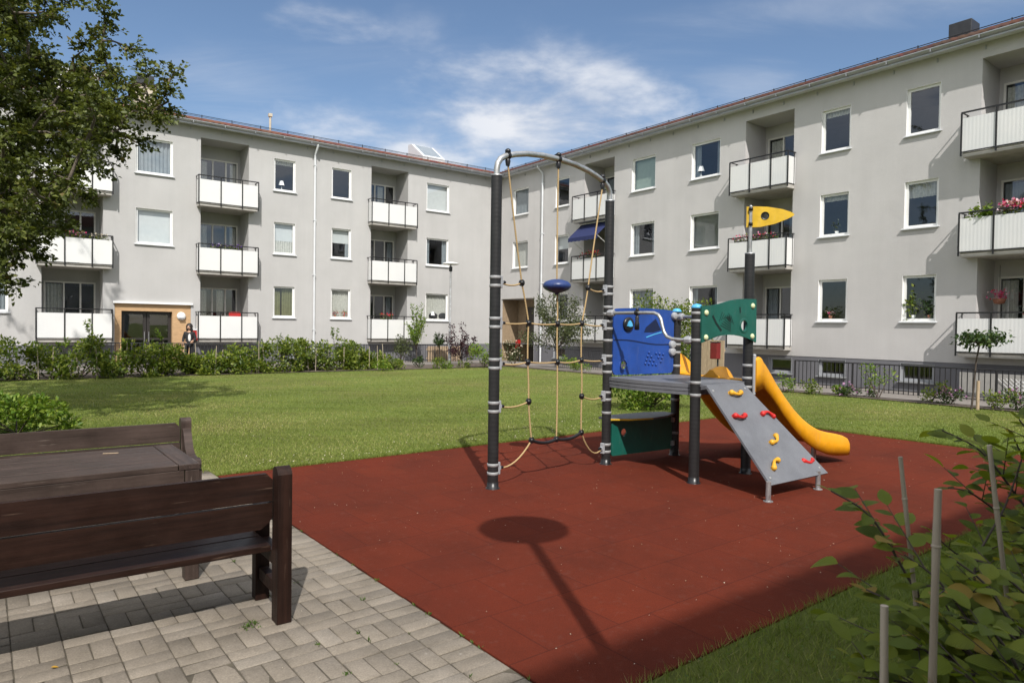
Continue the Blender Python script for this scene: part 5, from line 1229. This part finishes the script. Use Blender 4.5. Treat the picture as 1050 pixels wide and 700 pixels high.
e.build('boards', M['light_wood'], t); e = MB(); e.box(-.46, .6, -.05, -.016, .3, .36); e.box(-.46, .6, -.05, -.016, 1.0, 1.06); e.build('batten', M['light_wood'], t)

# ------------------------------------------------------------------ balcony flowers, awning, things in windows
def flower_box(P, s, z, label, wdt, petals, nl=150, nf=120, tall=.22, box=True, d=PROT+.0, leaf='leaf_hedge', size=.07):
    q = P(s, d, z); t = thing('flower_box', label, 'flower box', q, R(217) if P is LP else R(127))
    e = MB(); e.box(-wdt/2, wdt/2, -.19, -.03, -.18, .0); e.build('box', M['dark_box'], t, .01)
    Pn = np.stack([rng.uniform(-wdt/2, wdt/2, nl), rng.uniform(-.2, .04, nl), rng.uniform(-.02, tall, nl)*rng.random(nl)**.5], 1); L = size*rng.uniform(.7, 1.3, nl)
    leaf_mesh('foliage', Pn, rng.normal(size=(nl, 3))+np.array([0, .3, .6]), rng.normal(size=(nl, 3))+np.array([0, .3, 1]), L, L*.6, M[leaf], t)
    if nf:
        Pn = np.stack([rng.uniform(-wdt/2, wdt/2, nf), rng.uniform(-.2, .07, nf), tall*(.35+.65*rng.random(nf))], 1)
        leaf_mesh('blossom', Pn, rng.normal(size=(nf, 3)), rng.normal(size=(nf, 3))+np.array([0, 1.2, .7]), np.full(nf, size*1.0), np.full(nf, size*.9), M[petals], t)
    return t
zf = lambda k, dz: .98+dz+STORY*k+.95
flower_box(LP, 14.4, zf(1, 0)+.03, 'purple pansies in a box on the middle balcony above the red chair', 1.3, 'petals_purple', 190, 90, .18)
flower_box(LP, 19.9, zf(1, 0)+.03, 'red and pink flowers on the middle balcony at the left under the tree', .9, 'petals', 150, 60, .26)
flower_box(LP, 19.05, zf(1, 0)+.03, 'white flowers at the right end of the leftmost middle balcony', .6, 'fallen', 110, 40, .2)
flower_box(LP, 7.0, zf(0, 0)+.02, 'red flowers on the ground floor balcony behind the slim young tree', .6, 'petals_red', 80, 26, .3)
flower_box(RP, 16.2, zf(1, .11)+.05, 'pink and white flowers along the middle balcony behind the yellow flag', 1.7, 'petals', 200, 80, .22)
flower_box(RP, 24.0, zf(1, .11)+.02, 'dense pink and white flowers on the right middle balcony', .62, 'petals', 200, 230, .36)
flower_box(RP, 24.75, zf(1, .11)+.02, 'yellow flowers at the right edge of the right middle balcony', .4, 'petals', 80, 30, .26)
flower_box(RP, 23.25, zf(1, .11)+.0, 'leafy green plant without flowers at the end of the right middle balcony', .6, 'petals', 170, 0, .42, leaf='leaf_lime', size=.11)
flower_box(RP, 24.6, zf(0, .11)+.0, 'crimson flowers on the ground floor balcony at the right edge', .6, 'petals_red', 60, 46, .2)
flower_box(RP, 7.6, zf(1, .11)+.05, 'red flowers on the balcony beneath the navy awning', 1.2, 'petals_red', 120, 60, .3)
q = RP(23.45, -.55, 2.62); t = thing('hanging_basket', 'hanging basket of pink flowers at the side of the right ground floor balcony', 'flower basket', q, 0)
e = MB(); e.lathe([(0, -.16), (.12, -.14), (.17, 0), (.16, .0)], (0, 0, 0), 14); e.build('basket', M['terracotta'], t); e = MB(); e.tube([(0, 0, 0), (0, 0, .95)], .006, 5); e.build('hanger', M['black'], t)
n = 110; Pn = rng.normal(size=(n, 3))*np.array([.11, .11, .07])+np.array([0, 0, .12]); leaf_mesh('blossom', Pn, rng.normal(size=(n, 3)), rng.normal(size=(n, 3))+np.array([-.5, -.5, .6]), np.full(n, .07), np.full(n, .06), M['petals'], t)
t = thing('awning', 'navy blue fabric awning sloping out over the balcony behind the net arch', 'awning', RP(7.6, 0, 0), R(127))
e = MB(); z1, z0 = 6.5, 5.80; x0, x1 = -1.0, .95; v = []; n = 26
for i in range(n+1):
    x = x0+(x1-x0)*i/n; v += [(x, .04, z1), (x, .47, (z1+z0)/2-.02), (x, .86, z0), (x, .865, z0-.16-.03*abs(math.sin(i*.9)))]
e.add(v, [(4*i+j, 4*i+4+j, 4*i+5+j, 4*i+1+j) for i in range(n) for j in range(3)]); e.build('canvas', M['awning'], t)
e = MB()
for x in (x0+.05, x1-.05): e.tube([(x, .05, 5.35), (x, .86, z0+.01)], .012, 6)
e.tube([(x0, .06, z1+.03), (x1, .06, z1+.03)], .03, 8); e.build('frame', M['white'], t)
q = LP(14.0, .12, 1.0); t = thing('red_chair', 'red chair back showing above the ground floor balcony panel', 'chair', q, R(217)); e = MB(); e.prism([(-.24, 0, .55), (.24, 0, .55), (.24, -.05, 1.08), (.2, -.055, 1.13), (-.2, -.055, 1.13), (-.24, -.05, 1.08)], (0, .03, 0)); e.build('backrest', M['red'], t, .01)
e = MB(); e.box(-.23, .23, -.46, .02, .42, .46); e.build('seat', M['red'], t, .01)
for x in (-.2, .2):
    for y in (-.42, -.02): e = MB(); e.box(x-.018, x+.018, y-.018, y+.018, -.018, .42); e.build('leg', M['steel'], t)
def table_lamp(P, s, z, label):
    t = thing('table_lamp', label, 'table lamp', P(s, -.18, z), 0); e = MB(); e.lathe([(.07, 0), (.07, .015), (.02, .03), (.014, .24)], (0, 0, 0), 14); e.build('base', M['white'], t); e = MB(); e.lathe([(.13, .20), (.07, .40), (.069, .40), (.128, .20)], (0, 0, 0), 18); e.build('lamp_shade', M['blind'], t)
table_lamp(LP, 11.95, 7.63, 'white shaded table lamp in the top window left of the downpipe')
table_lamp(LP, 4.1, 2.0, 'pale small table lamp in the ground floor window by the lamp post')
table_lamp(RP, 13.35, 7.70, 'small pale lamp inside the top window between the two balcony stacks')
def pot_plant(P, s, z, label, mat, h_=.3, n=60, fl_=None, pot='terracotta', size=.07):
    t = thing('potted_plant', label, 'potted plant', P(s, -.17, z), 0); e = MB(); e.lathe([(.05, 0), (.065, .11), (.06, .11)], (0, 0, 0), 12); e.build('pot', M[pot], t); Pn = rng.normal(size=(n, 3))*np.array([.09, .05, h_*.3])+np.array([0, 0, .12+h_*.5]); L = size*rng.uniform(.7, 1.3, n)
    leaf_mesh('foliage', Pn, rng.normal(size=(n, 3))+np.array([0, 0, .6]), rng.normal(size=(n, 3)), L, L*.5, M[mat], t)
    if fl_: leaf_mesh('blossom', rng.normal(size=(24, 3))*np.array([.09, .05, .05])+np.array([0, 0, .2]), rng.normal(size=(24, 3)), rng.normal(size=(24, 3)), np.full(24, .06), np.full(24, .05), M[fl_], t)
pot_plant(LP, 8.95, 2.0, 'red flowering pot plant in the ground floor window right of the downpipe', 'leaf_hedge', .2, 30, 'petals_red')
pot_plant(LP, 9.4, 2.0, 'pink flowering pot plant in the lace curtained ground floor window', 'leaf_hedge', .2, 30, 'petals')
pot_plant(RP, 18.75, 2.05, 'pink pot plant in the ground floor window above the fence start', 'leaf_dark', .16, 30, 'petals')
pot_plant(RP, 21.35, 2.05, 'leafy pot plant in a white pot in the ground floor window by the standard tree', 'leaf_hedge', .6, 160, None, 'white', .11)
pot_plant(RP, 21.8, 2.05, 'broad leaved pot plant at the right side of the same ground floor window', 'leaf_dark', .5, 120, None, 'terracotta', .12)
pot_plant(RP, 18.9, 4.85, 'small pot plant in the middle window left of the lace valance window', 'leaf_olive', .3, 60, None, 'white')
q = LP(3.75, -.18, 2.02); t = thing('fabric_bow', 'dark cushion like ornament on the sill of the lace curtained window by the lamp post', 'ornament', q, R(217)); e = MB(); e.ball((-.28, 0, .16), .22, 14, 8, 1.2, .3, .75); e.ball((.30, 0, .16), .22, 14, 8, 1.2, .3, .75); e.build('cushion', M['cloth_dark'], t)

# mailbox and the person by the entrance of the left block
q = LP(15.62, .09, 0); t = thing('red_mailbox', 'red box with a pale top on the wall right of the plywood entrance', 'mailbox', q, R(217)); e = MB(); e.box(-.2, .2, -.08, .16, .92, 1.32); e.build('body', M['red'], t, .02); e = MB(); e.box(-.21, .21, -.08, .18, 1.322, 1.38); e.build('lid', M['gutter_white'], t, .01); e = MB(); e.box(-.03, .03, -.02, .04, 0, .92); e.build('post', M['dark_metal'], t)
def skin_body(name, verts, edges, rad, mat, parent, levels=2, root=0):
    me = bpy.data.meshes.new(name); me.from_pydata([tuple(v) for v in verts], edges, []); o = bpy.data.objects.new(name, me); col.objects.link(o); o.parent = parent; me.materials.append(mat)
    sk = o.modifiers.new('skin', 'SKIN'); sk.use_smooth_shade = True
    for i, r_ in enumerate(rad): me.skin_vertices[0].data[i].radius = (r_, r_) if not isinstance(r_, tuple) else r_
    me.skin_vertices[0].data[root].use_root = True
    sb = o.modifiers.new('sub', 'SUBSURF'); sb.levels = levels; sb.render_levels = levels; return o
q = on_ground(LP(16.0, 1.1)); PE = thing('person', 'dark haired person in black jacket and white top behind the hedge', 'person', (q.x, q.y, q.z+.03), R(217+180-30))
# the person faces the courtyard: local -y is forward
body_v = [(0, 0, .82), (0, 0, .95), (0, 0, 1.10), (0, .01, 1.24), (0, .01, 1.32), (0, 0, 1.38), (0, -.01, 1.47), (0, -.02, 1.54),
          (-.09, 0, .80), (-.10, -.02, .45), (-.10, .01, .07), (-.10, -.12, .035), (.09, 0, .80), (.10, -.01, .45), (.10, .02, .07), (.10, -.11, .035),
          (-.16, .01, 1.25), (-.23, .02, 1.0), (-.20, -.12, .83), (-.19, -.17, .77), (.16, .01, 1.25), (.23, .0, 1.0), (.17, -.17, .92), (.13, -.23, .90)]
body_e = [(0, 1), (1, 2), (2, 3), (3, 4), (4, 5), (5, 6), (6, 7), (0, 8), (8, 9), (9, 10), (10, 11), (0, 12), (12, 13), (13, 14), (14, 15), (3, 16), (16, 17), (17, 18), (18, 19), (3, 20), (20, 21), (21, 22), (22, 23)]
rad = [(.15, .10), (.14, .095), (.155, .10), (.15, .09), .055, .05, (.082, .095), (.07, .08), .085, .06, .04, .035, .085, .06, .04, .035, .055, .042, .033, .03, .055, .042, .033, .03]
bd = skin_body('body', body_v, body_e, rad, M['skin'], PE)
jk = skin_body('jacket', [(0, 0, .80), (0, 0, .95), (0, 0, 1.10), (0, .01, 1.23), (0, .01, 1.29), (-.16, .01, 1.25), (-.235, .02, 1.0), (-.205, -.10, .85), (.16, .01, 1.25), (.235, .0, 1.0), (.18, -.15, .925)], [(0, 1), (1, 2), (2, 3), (3, 4), (3, 5), (5, 6), (6, 7), (3, 8), (8, 9), (9, 10)], [(.17, .12), (.16, .11), (.175, .115), (.165, .105), .07, .068, .056, .046, .068, .056, .046], M['cloth_dark'], PE)
skin_body('trousers', [(0, 0, .86), (-.09, 0, .78), (-.10, -.02, .45), (-.10, .01, .10), (.09, 0, .78), (.10, -.01, .45), (.10, .02, .10)], [(0, 1), (1, 2), (2, 3), (0, 4), (4, 5), (5, 6)], [(.165, .115), .098, .072, .055, .098, .072, .055], M['cloth_dark'], PE)
e = MB(); e.ball((.035, -.085, 1.06), .075, 12, 10, .75, .55, 2.1); e.build('shirt', M['cloth_white'], PE)
e = MB(); e.ball((0, .012, 1.51), .126, 16, 12, 1.0, 1.02, 1.08); e.ball((0, .045, 1.36), .115, 14, 10, 1.1, .7, 1.4); e.ball((-.075, -.05, 1.42), .05, 10, 8, .7, .8, 2.2); e.ball((.075, -.05, 1.42), .05, 10, 8, .7, .8, 2.2); e.build('hair', M['hair'], PE)
e = MB(); e.ball((0, -.06, 1.475), .075, 14, 10, .92, .9, 1.25); e.ball((0, -.135, 1.465), .016, 8, 6, 1, 1, 1.4); fc = e.build('face', M['skin'], PE)
e = MB()
for x in (-.028, .028): e.ball((x, -.123, 1.49), .011, 8, 6)
e.box(-.024, .024, -.128, -.118, 1.425, 1.433); e.build('features', M['cloth_dark'], fc)

# ------------------------------------------------------------------ big tree at the left
def big_tree():
    bx, by = -9.7, 11.7
    t = thing('hawthorn_tree', 'large dark leaved tree whose crown hangs in from the left edge', 'tree', (bx, by, 0)); off = Vector((bx, by, 0))
    mb = MB(); fork = Vector((bx+.15, by, 2.1)); mb.tube([Vector((bx-.02, by, -.05)), Vector((bx, by, .25)), Vector((bx+.05, by, 1.1)), fork], [.26, .19, .16, .15], 12)
    xm_y = [-320, -120, -40, 0, 20, 45, 62, 80, 118, 140, 170, 200, 240, 270, 300, 330]; xm_x = [-60, 60, 100, 95, 74, 68, 110, 142, 157, 134, 115, 88, 60, 36, 8, -40]
    tips = [(179, 70, 11.0), (183, 117, 11.2), (170, 92, 10.7), (160, 122, 10.8), (150, 72, 11.5), (138, 96, 11.0), (122, 128, 10.4), (168, 108, 11.8), (145, 55, 11.6), (112, 20, 11.2), (100, 28, 11.8), (105, 62, 11.2), (150, 150, 11.0), (128, 160, 11.3), (104, 172, 10.8), (92, 205, 11.2), (70, 232, 10.9), (45, 262, 11.0), (18, 292, 10.7), (28, 245, 10.2), (104, 3, 11.0), (88, 46, 10.6), (168, 125, 11.5), (60, 205, 10.0), (85, 150, 10.1)]
    k = 0
    while k < 330:
        y = random.uniform(-330, 325); x = random.uniform(-420, 170)
        xm = float(np.interp(y, xm_y, xm_x)) - 14
        if x > xm: continue
        if x < -330 + abs(y+20)*.5: continue
        tips.append((x, y, random.gauss(11.5, 1.25 if x > -80 else 1.8))); k += 1
    k = 0
    while k < 310:
        y = random.uniform(-60, 308); x = random.uniform(-90, 160); xm = float(np.interp(y, xm_y, xm_x)) - 10
        if x > xm or random.random() > (.35 + .65*min(1, (xm-x)/70)): continue
        tips.append((x, y, random.gauss(11.3, 1.0))); k += 1
    limbs = []
    for i in range(11):
        a = 6.283*i/11; e_ = Vector((bx + 2.1*math.cos(a)*random.uniform(.6, 1.1), by + 1.9*math.sin(a)*random.uniform(.6, 1.1), random.uniform(3.4, 6.2)))
        md = fork.lerp(e_, .5) + Vector((random.uniform(-.2, .2), random.uniform(-.2, .2), random.uniform(-.1, .35))); mb.tube([fork - Vector((0, 0, .15)), md, e_], [.10, .07, .035], 8); limbs += [md, e_, md.lerp(e_, .5), fork.lerp(md, .6)]
    limbs += [Vector((bx, by, 3)), Vector((bx, by, 6.0))]; mb.tube([fork, Vector((bx-.1, by+.1, 4.2)), Vector((bx+.1, by, 6.4))], [.13, .09, .04], 8)
    P = []; D = []; pool = list(limbs)
    order = sorted(tips, key=lambda q: (at(*q) - Vector((bx, by, 4.5))).length)
    for q in order:
        tp = at(*q)
        if tp.z < 1.9: continue
        base = min(pool, key=lambda v: (v-tp).length + (0.6 if v.z > tp.z+.3 else 0)); dist = (tp-base).length
        m1 = base.lerp(tp, .4) + Vector((random.gauss(0, .06), random.gauss(0, .06), .10*dist)); m2 = base.lerp(tp, .75) + Vector((random.gauss(0, .05), random.gauss(0, .05), .06*dist))
        mb.tube([base, m1, m2, tp], [.022+.006*dist, .016, .010, .004], 5, False); pool += [m1, m2]
        ax = (tp-m1).normalized()
        for j in range(15):
            f = random.uniform(.05, 1.0); b_ = m1.lerp(tp, f); tw = (ax*random.uniform(.1, .9) + Vector((random.gauss(0, .6), random.gauss(0, .6), random.gauss(.0, .42)))).normalized(); ln = random.uniform(.16, .42)*(1-.35*f)
            if j % 3 == 0: mb.tube([b_, b_+tw*ln], [.005, .002], 3, False)
            for u_ in range(11):
                g_ = random.uniform(.15, 1.05); c = b_ + tw*ln*g_; P.append((c.x+random.gauss(0, .028), c.y+random.gauss(0, .028), c.z+random.gauss(0, .022))); D.append((tw.x+random.gauss(0, .8), tw.y+random.gauss(0, .8), tw.z+random.gauss(-.05, .6)))
    for i in range(len(mb.v)): v = mb.v[i]; mb.v[i] = (v[0]-bx, v[1]-by, v[2])
    mb.build('trunk', M['bark'], t); P = np.array(P) - np.array([bx, by, 0]); n = len(P); L = .072*rng.uniform(.6, 1.3, n)
    # each spray has its own tone
    rr = np.clip(np.repeat(rng.random(n//11), 11)[:n]*.6 + rng.random(n)*.45, 0, 1)
    leaf_mesh('crown', P, np.array(D), rng.normal(size=(n, 3))*.55+np.array([0, 0, 1]), L, L*.75, M['leaf_tree'], t, rnd=rr)
    print('tree leaves', n)
big_tree()

# ------------------------------------------------------------------ near hedge at the lower right, in the shade
for (px, py, Y, bx_, by_, r_, lab) in ((963, 501, 1.5, 953, 760, .0085, 'thickest pale bamboo cane, upright at the front of the near hedge'), (924, 468, 2.0, 941, 640, .0066, 'slanting weathered bamboo cane just left of the tall front cane'), (1015, 456, 1.98, 1036, 650, .0070, 'bamboo cane at the right edge, leaning right out of the leaves'), (908, 620, 1.45, 907, 720, .0088, 'short sawn grey cane at the bottom of the near hedge')):
    tp = at(px, py, Y); lo2 = at(bx_, by_, Y); k_ = tp.z/(tp.z-lo2.z); ft = tp + (lo2-tp)*k_
    cane(Vector((ft.x, ft.y, 0)), tp.z, r_, (tp.x-ft.x, tp.y-ft.y), lab, None)
def near_hedge():
    groups = [
        ('leafy hornbeam bush at the bottom right corner before the canes', (1.62, 2.02), [
            [(960, 640, 2.0), (930, 590, 2.02), (893, 530, 2.05), (852, 503, 2.08)],
            [(985, 660, 1.95), (940, 630, 1.9), (905, 612, 1.9), (888, 604, 1.92)],
            [(1010, 640, 2.1), (1000, 580, 2.15), (1030, 520, 2.2), (1048, 470, 2.2)],
            [(1000, 690, 1.8), (950, 668, 1.75), (905, 660, 1.75)], [(1020, 700, 1.7), (975, 690, 1.65), (935, 684, 1.62)],
            [(1040, 640, 1.9), (1000, 612, 1.85), (950, 600, 1.85)], [(1050, 700, 1.6), (1020, 650, 1.6), (985, 632, 1.6)],
            [(920, 720, 1.8), (900, 690, 1.8), (872, 672, 1.8)], [(980, 720, 1.7), (930, 700, 1.7), (880, 694, 1.7)]]),
        ('hornbeam bush reaching in from the right frame edge behind the canes', (2.15, 2.75), [
            [(1075, 560, 2.3), (1040, 505, 2.3), (1005, 462, 2.32), (966, 441, 2.35)],
            [(1070, 560, 2.4), (1030, 530, 2.4), (995, 505, 2.4), (972, 500, 2.42)],
            [(1075, 600, 2.3), (1030, 585, 2.3), (985, 570, 2.3), (955, 545, 2.3)],
            [(1080, 520, 2.5), (1055, 480, 2.5), (1040, 450, 2.5)], [(1080, 640, 2.2), (1040, 620, 2.2), (1000, 615, 2.2)],
            [(1085, 575, 2.6), (1055, 548, 2.6), (1020, 545, 2.6)], [(1070, 500, 2.45), (1040, 485, 2.45), (1010, 492, 2.45)],
            [(1090, 480, 2.4), (1065, 455, 2.4), (1045, 430, 2.4)]]),
        ('low hornbeam bush at the very bottom right in front of the others', (1.55, 1.5), [
            [(1060, 760, 1.5), (1020, 720, 1.5), (990, 690, 1.5)], [(960, 780, 1.6), (930, 730, 1.6), (900, 705, 1.6)], [(1100, 700, 1.5), (1060, 670, 1.5), (1035, 650, 1.5)],
            [(1010, 780, 1.5), (985, 740, 1.5), (960, 705, 1.5)], [(1090, 760, 1.45), (1060, 720, 1.45), (1040, 690, 1.45)]])]
    for k_ in range(13):
        x0 = random.uniform(985, 1075); y0 = random.uniform(600, 720); Y_ = random.uniform(1.7, 2.3)
        groups[k_ % 2][2].append([(x0+25, y0+40, Y_), (x0, y0, Y_), (x0-random.uniform(15, 45), y0-random.uniform(12, 45), Y_+.05), (x0-random.uniform(50, 80), y0-random.uniform(30, 70), Y_+.08)])
    for lab, (gx, gy), twigs in groups:
        t = thing('hornbeam_bush', lab, 'shrub', (gx, gy, 0)); off = Vector((gx, gy, 0)); mb = MB(); P = []; D = []; NN = []; L = []
        for tw in twigs:
            pts = [at(*q) for q in tw]
            root = Vector((gx + random.uniform(-.12, .12), gy + random.uniform(-.1, .1), 0)); ctl = [root, root.lerp(pts[0], .6) + Vector((0, 0, .06))] + pts
            # smooth curve
            sm2 = []
            for i in range(len(ctl)-1):
                p0 = ctl[max(i-1, 0)]; p1 = ctl[i]; p2 = ctl[i+1]; p3 = ctl[min(i+2, len(ctl)-1)]
                for j in range(6):
                    f = j/6; sm2.append(0.5*((2*p1)+(p2-p0)*f+(2*p0-5*p1+4*p2-p3)*f*f+(3*p1-p0-3*p2+p3)*f**3))
            sm2.append(ctl[-1]); n = len(sm2); mb.tube([q-off for q in sm2], [.0055*(1-.75*i/n)+.0008 for i in range(n)], 6)
            # alternate leaves and short side twigs
            acc = 0.0; side = 1; gap = .034
            for i in range(4, n-1):
                a, b_ = sm2[i], sm2[i+1]; seg = (b_-a).length; acc += seg
                while acc > gap:
                    acc -= gap; side = -side; dd = (b_-a).normalized(); lat = dd.cross(Vector((0, 0, 1))).normalized()*side
                    o_ = b_-dd*acc
                    f = i/n
                    if random.random() < .34 and f < .85:
                        st = (dd*.55 + lat*.75 + Vector((0, 0, random.uniform(-.2, .45)))).normalized(); l_ = random.uniform(.10, .22); mb.tube([o_-off, o_+st*l_-off], [.0022, .001], 4)
                        m_ = int(l_/.034); s2 = 1
                        for j in range(1, m_+1):
                            s2 = -s2; la = st.cross(Vector((0, 0, 1))).normalized()*s2; P.append(o_+st*(j/m_)*l_-off); D.append(st*.7+la*(.8 if j < m_ else .1)+Vector((0, 0, random.uniform(-.35, .15)))); NN.append(Vector((random.gauss(0, .3), random.gauss(0, .3)-.15, 1))); L.append(random.uniform(.050, .088))
                    P.append(o_-off); D.append(dd*.55+lat*.85+Vector((0, 0, random.uniform(-.4, .1)))); NN.append(Vector((random.gauss(0, .3), random.gauss(0, .3)-.15, 1))); L.append(random.uniform(.055, .095)*(1-.35*f))
            P.append(sm2[-1]-off); D.append(sm2[-1]-sm2[-2]); NN.append(Vector((0, 0, 1))); L.append(.045)
        mb.build('stem', M['stem'], t); P = np.array([tuple(v) for v in P]); D = np.array([tuple(v) for v in D]); NN = np.array([tuple(v) for v in NN]); L = np.array(L)*0.98
        fine_leaf_mesh('foliage', P, D, NN, L, L*.64, M['leaf_near'], t, rnd=np.clip(rng.normal(.5, .27, len(P)), 0, 1)); print('near leaves', len(P))
near_hedge()

# ------------------------------------------------------------------ grass blades, weeds in the joints, fallen petals
def in_quad(X, Y, pad=0.0):
    x = (X-MA.x)*e1.x + (Y-MA.y)*e1.y; y = (X-MA.x)*e2.x + (Y-MA.y)*e2.y
    mat_ = (x > 0.0+pad) & (x < ML-pad) & (y > 0.0+pad) & (y < MW-pad); pav = (x <= 0.01) & (x > -6.2) & (y > -0.28) & (y < 8.5)
    return mat_ | pav
def blades(name, X, Y, h, wdt, lean, mat, z0=0.0):
    n = len(X); Z = gz_np(X, Y) + z0; a = rng.uniform(0, 6.283, n); H = h*rng.uniform(.5, 1.25, n); Wd = wdt*rng.uniform(.7, 1.3, n)
    dx, dy = np.cos(a), np.sin(a); b = rng.uniform(0, 6.283, n); ln = H*lean*rng.random(n)
    B = np.stack([X, Y, Z], 1); S = np.stack([dx*Wd/2, dy*Wd/2, np.zeros(n)], 1); T = np.stack([X+np.cos(b)*ln, Y+np.sin(b)*ln, Z+H], 1)
    V = np.stack([B-S, B+S, T], 1).reshape(-1, 3); F = np.arange(3*n).reshape(-1, 3); patch = (np.sin(X*.9+1.3*np.sin(Y*.5))+np.sin(Y*.8+X*.35))*.09 + .14*np.sin((X*.8-Y*.6)*2.4+.5*np.sin(X))
    return tag(np_mesh(name, V, F, mat, rnd=np.clip(rng.normal(.52, .22, n)+patch, 0, 1)), kind='stuff')
# lawn: sample by view so that density follows what the eye resolves
def sample_lawn(n, y0, y1):
    Yd = 1/ rng.uniform(1/y1, 1/y0, n); Xd = Yd*rng.uniform(-1.05, 1.05, n); return Xd, Yd
X, Y = sample_lawn(700000, 5.0, 27.0); px_, py_ = X-K.x, Y-K.y; dl = px_*nL.x+py_*nL.y; dr = px_*nR.x+py_*nR.y
k = ~in_quad(X, Y, .0) & (dl > 7.6) & (dr > 5.1); X, Y = X[k], Y[k]
wd = .0035 + .0006*Y
blades('grass', X, Y, .024, wd, 1.3, M['grass'])
# fringe hanging over the far and right edges of the red surface
n = 9000; tt = rng.uniform(0, ML, n); o_ = -np.abs(rng.normal(0, .035, n)) + .018; X = MA.x+e1.x*tt+e2.x*o_; Y = MA.y+e1.y*tt+e2.y*o_
n2 = 6000; tt = rng.uniform(0, MW, n2); o2 = ML+np.abs(rng.normal(0, .035, n2))-.018; X = np.r_[X, MA.x+e1.x*o2+e2.x*tt]; Y = np.r_[Y, MA.y+e1.y*o2+e2.y*tt]
blades('grass', X, Y, .05, .009, 1.1, M['grass'])
# white clover heads scattered over the sunny lawn, thickest along the red surface
n = 600; X, Y = sample_lawn(n, 6.0, 24.0); tt = rng.uniform(.5, ML, 330); o_ = -np.abs(rng.normal(.1, .55, 330)); X = np.r_[X, MA.x+e1.x*tt+e2.x*o_]; Y = np.r_[Y, MA.y+e1.y*tt+e2.y*o_]
px_, py_ = X-K.x, Y-K.y; dl = px_*nL.x+py_*nL.y; dr = px_*nR.x+py_*nR.y; k = ~in_quad(X, Y, -.05) & (dl > 8) & (dr > 5.5); X, Y = X[k], Y[k]; n = len(X); P = np.stack([X, Y, gz_np(X, Y)+rng.uniform(.012, .03, n)], 1); L = rng.uniform(.010, .020, n)
tag(leaf_mesh('clover_heads', P, rng.normal(size=(n, 3)), rng.normal(size=(n, 3))*.5+np.array([0, -.4, 1]), L, L*.9, M['fallen']), kind='stuff')
# near strip, lower right
n = 95000; tt = rng.uniform(0, ML, n); o_ = MW + rng.uniform(-.015, 2.6, n)**1.0; X = MA.x+e1.x*tt+e2.x*o_; Y = MA.y+e1.y*tt+e2.y*o_; k = (Y > .5) & (X < Y*.95+.3); blades('grass', X[k], Y[k], .055, .0045, 1.3, M['grass'])
n = 1500; tt = rng.uniform(.3, ML, n); o_ = MW + rng.uniform(0, 1.8, n); P = np.stack([MA.x+e1.x*tt+e2.x*o_, MA.y+e1.y*tt+e2.y*o_, rng.uniform(.015, .04, n)], 1)
tag(leaf_mesh('clover', P, rng.normal(size=(n, 3))*np.array([1, 1, .2]), rng.normal(size=(n, 3))*.3+np.array([0, 0, 1]), rng.uniform(.012, .028, n), rng.uniform(.010, .022, n), M['weed']), kind='stuff')
# tufts in paver joints
P = []; D = []
def tuft(c, r_, n):
    for i in range(n): P.append((c.x+random.gauss(0, r_), c.y+random.gauss(0, r_), .004)); D.append((random.gauss(0, .7), random.gauss(0, .7), 1))
tuft(ground_at(255, 643), .022, 46); tuft(ground_at(325, 662), .008, 12); tuft(ground_at(355, 692), .010, 12); tuft(ground_at(262, 640), .012, 14)
for i in range(30):
    tq = random.uniform(.2, MW+.3); c = MA + e2*tq - e1*random.choice((.004, .004, .21, .415, .62)); tuft(c, .006, random.randint(3, 9))
P = np.array(P); n = len(P); L = rng.uniform(.008, .03, n); tag(leaf_mesh('joint_weeds', P, np.array(D), rng.normal(size=(n, 3)), L, L*.22+.0015, M['weed']), kind='stuff')
n = 430; X = MA.x + e1.x*(u_ := rng.uniform(0, ML, n)) + e2.x*(v_ := rng.uniform(0, MW, n)); Y = MA.y + e1.y*u_ + e2.y*v_; P = np.stack([X, Y, np.full(n, .0145)], 1); L = rng.uniform(.004, .013, n)
tag(leaf_mesh('fallen_petals', P, rng.normal(size=(n, 3))*np.array([1, 1, .05]), rng.normal(size=(n, 3))*.25+np.array([0, 0, 1]), L, L*.7, M['fallen']), kind='stuff')
n = 160; X = rng.uniform(-4.5, .2, n); Y = rng.uniform(2.4, 5.6, n); P = np.stack([X, Y, np.full(n, .0105)], 1); L = rng.uniform(.003, .010, n); k = X < -1.74+(5.41-Y)*.765-.02
tag(leaf_mesh('fallen_petals', P[k], rng.normal(size=(k.sum(), 3))*np.array([1, 1, .05]), rng.normal(size=(k.sum(), 3))*.25+np.array([0, 0, 1]), L[k], L[k]*.7, M['fallen']), kind='stuff')
q = ground_at(52, 686); leaf = fine_leaf_mesh('fallen_leaf', np.array([[0, 0, 0.0]]), np.array([[1, .3, .05]]), np.array([[0, 0, 1.0]]), np.array([.032]), np.array([.018]), leafmat('yellow_leaf', [(0, (.55, .32, .05)), (1, (.6, .36, .06))], .2)); leaf.location = (q.x, q.y, .011); tag(leaf, 'small yellow leaf lying on the pavers near the lower left corner', 'leaf')
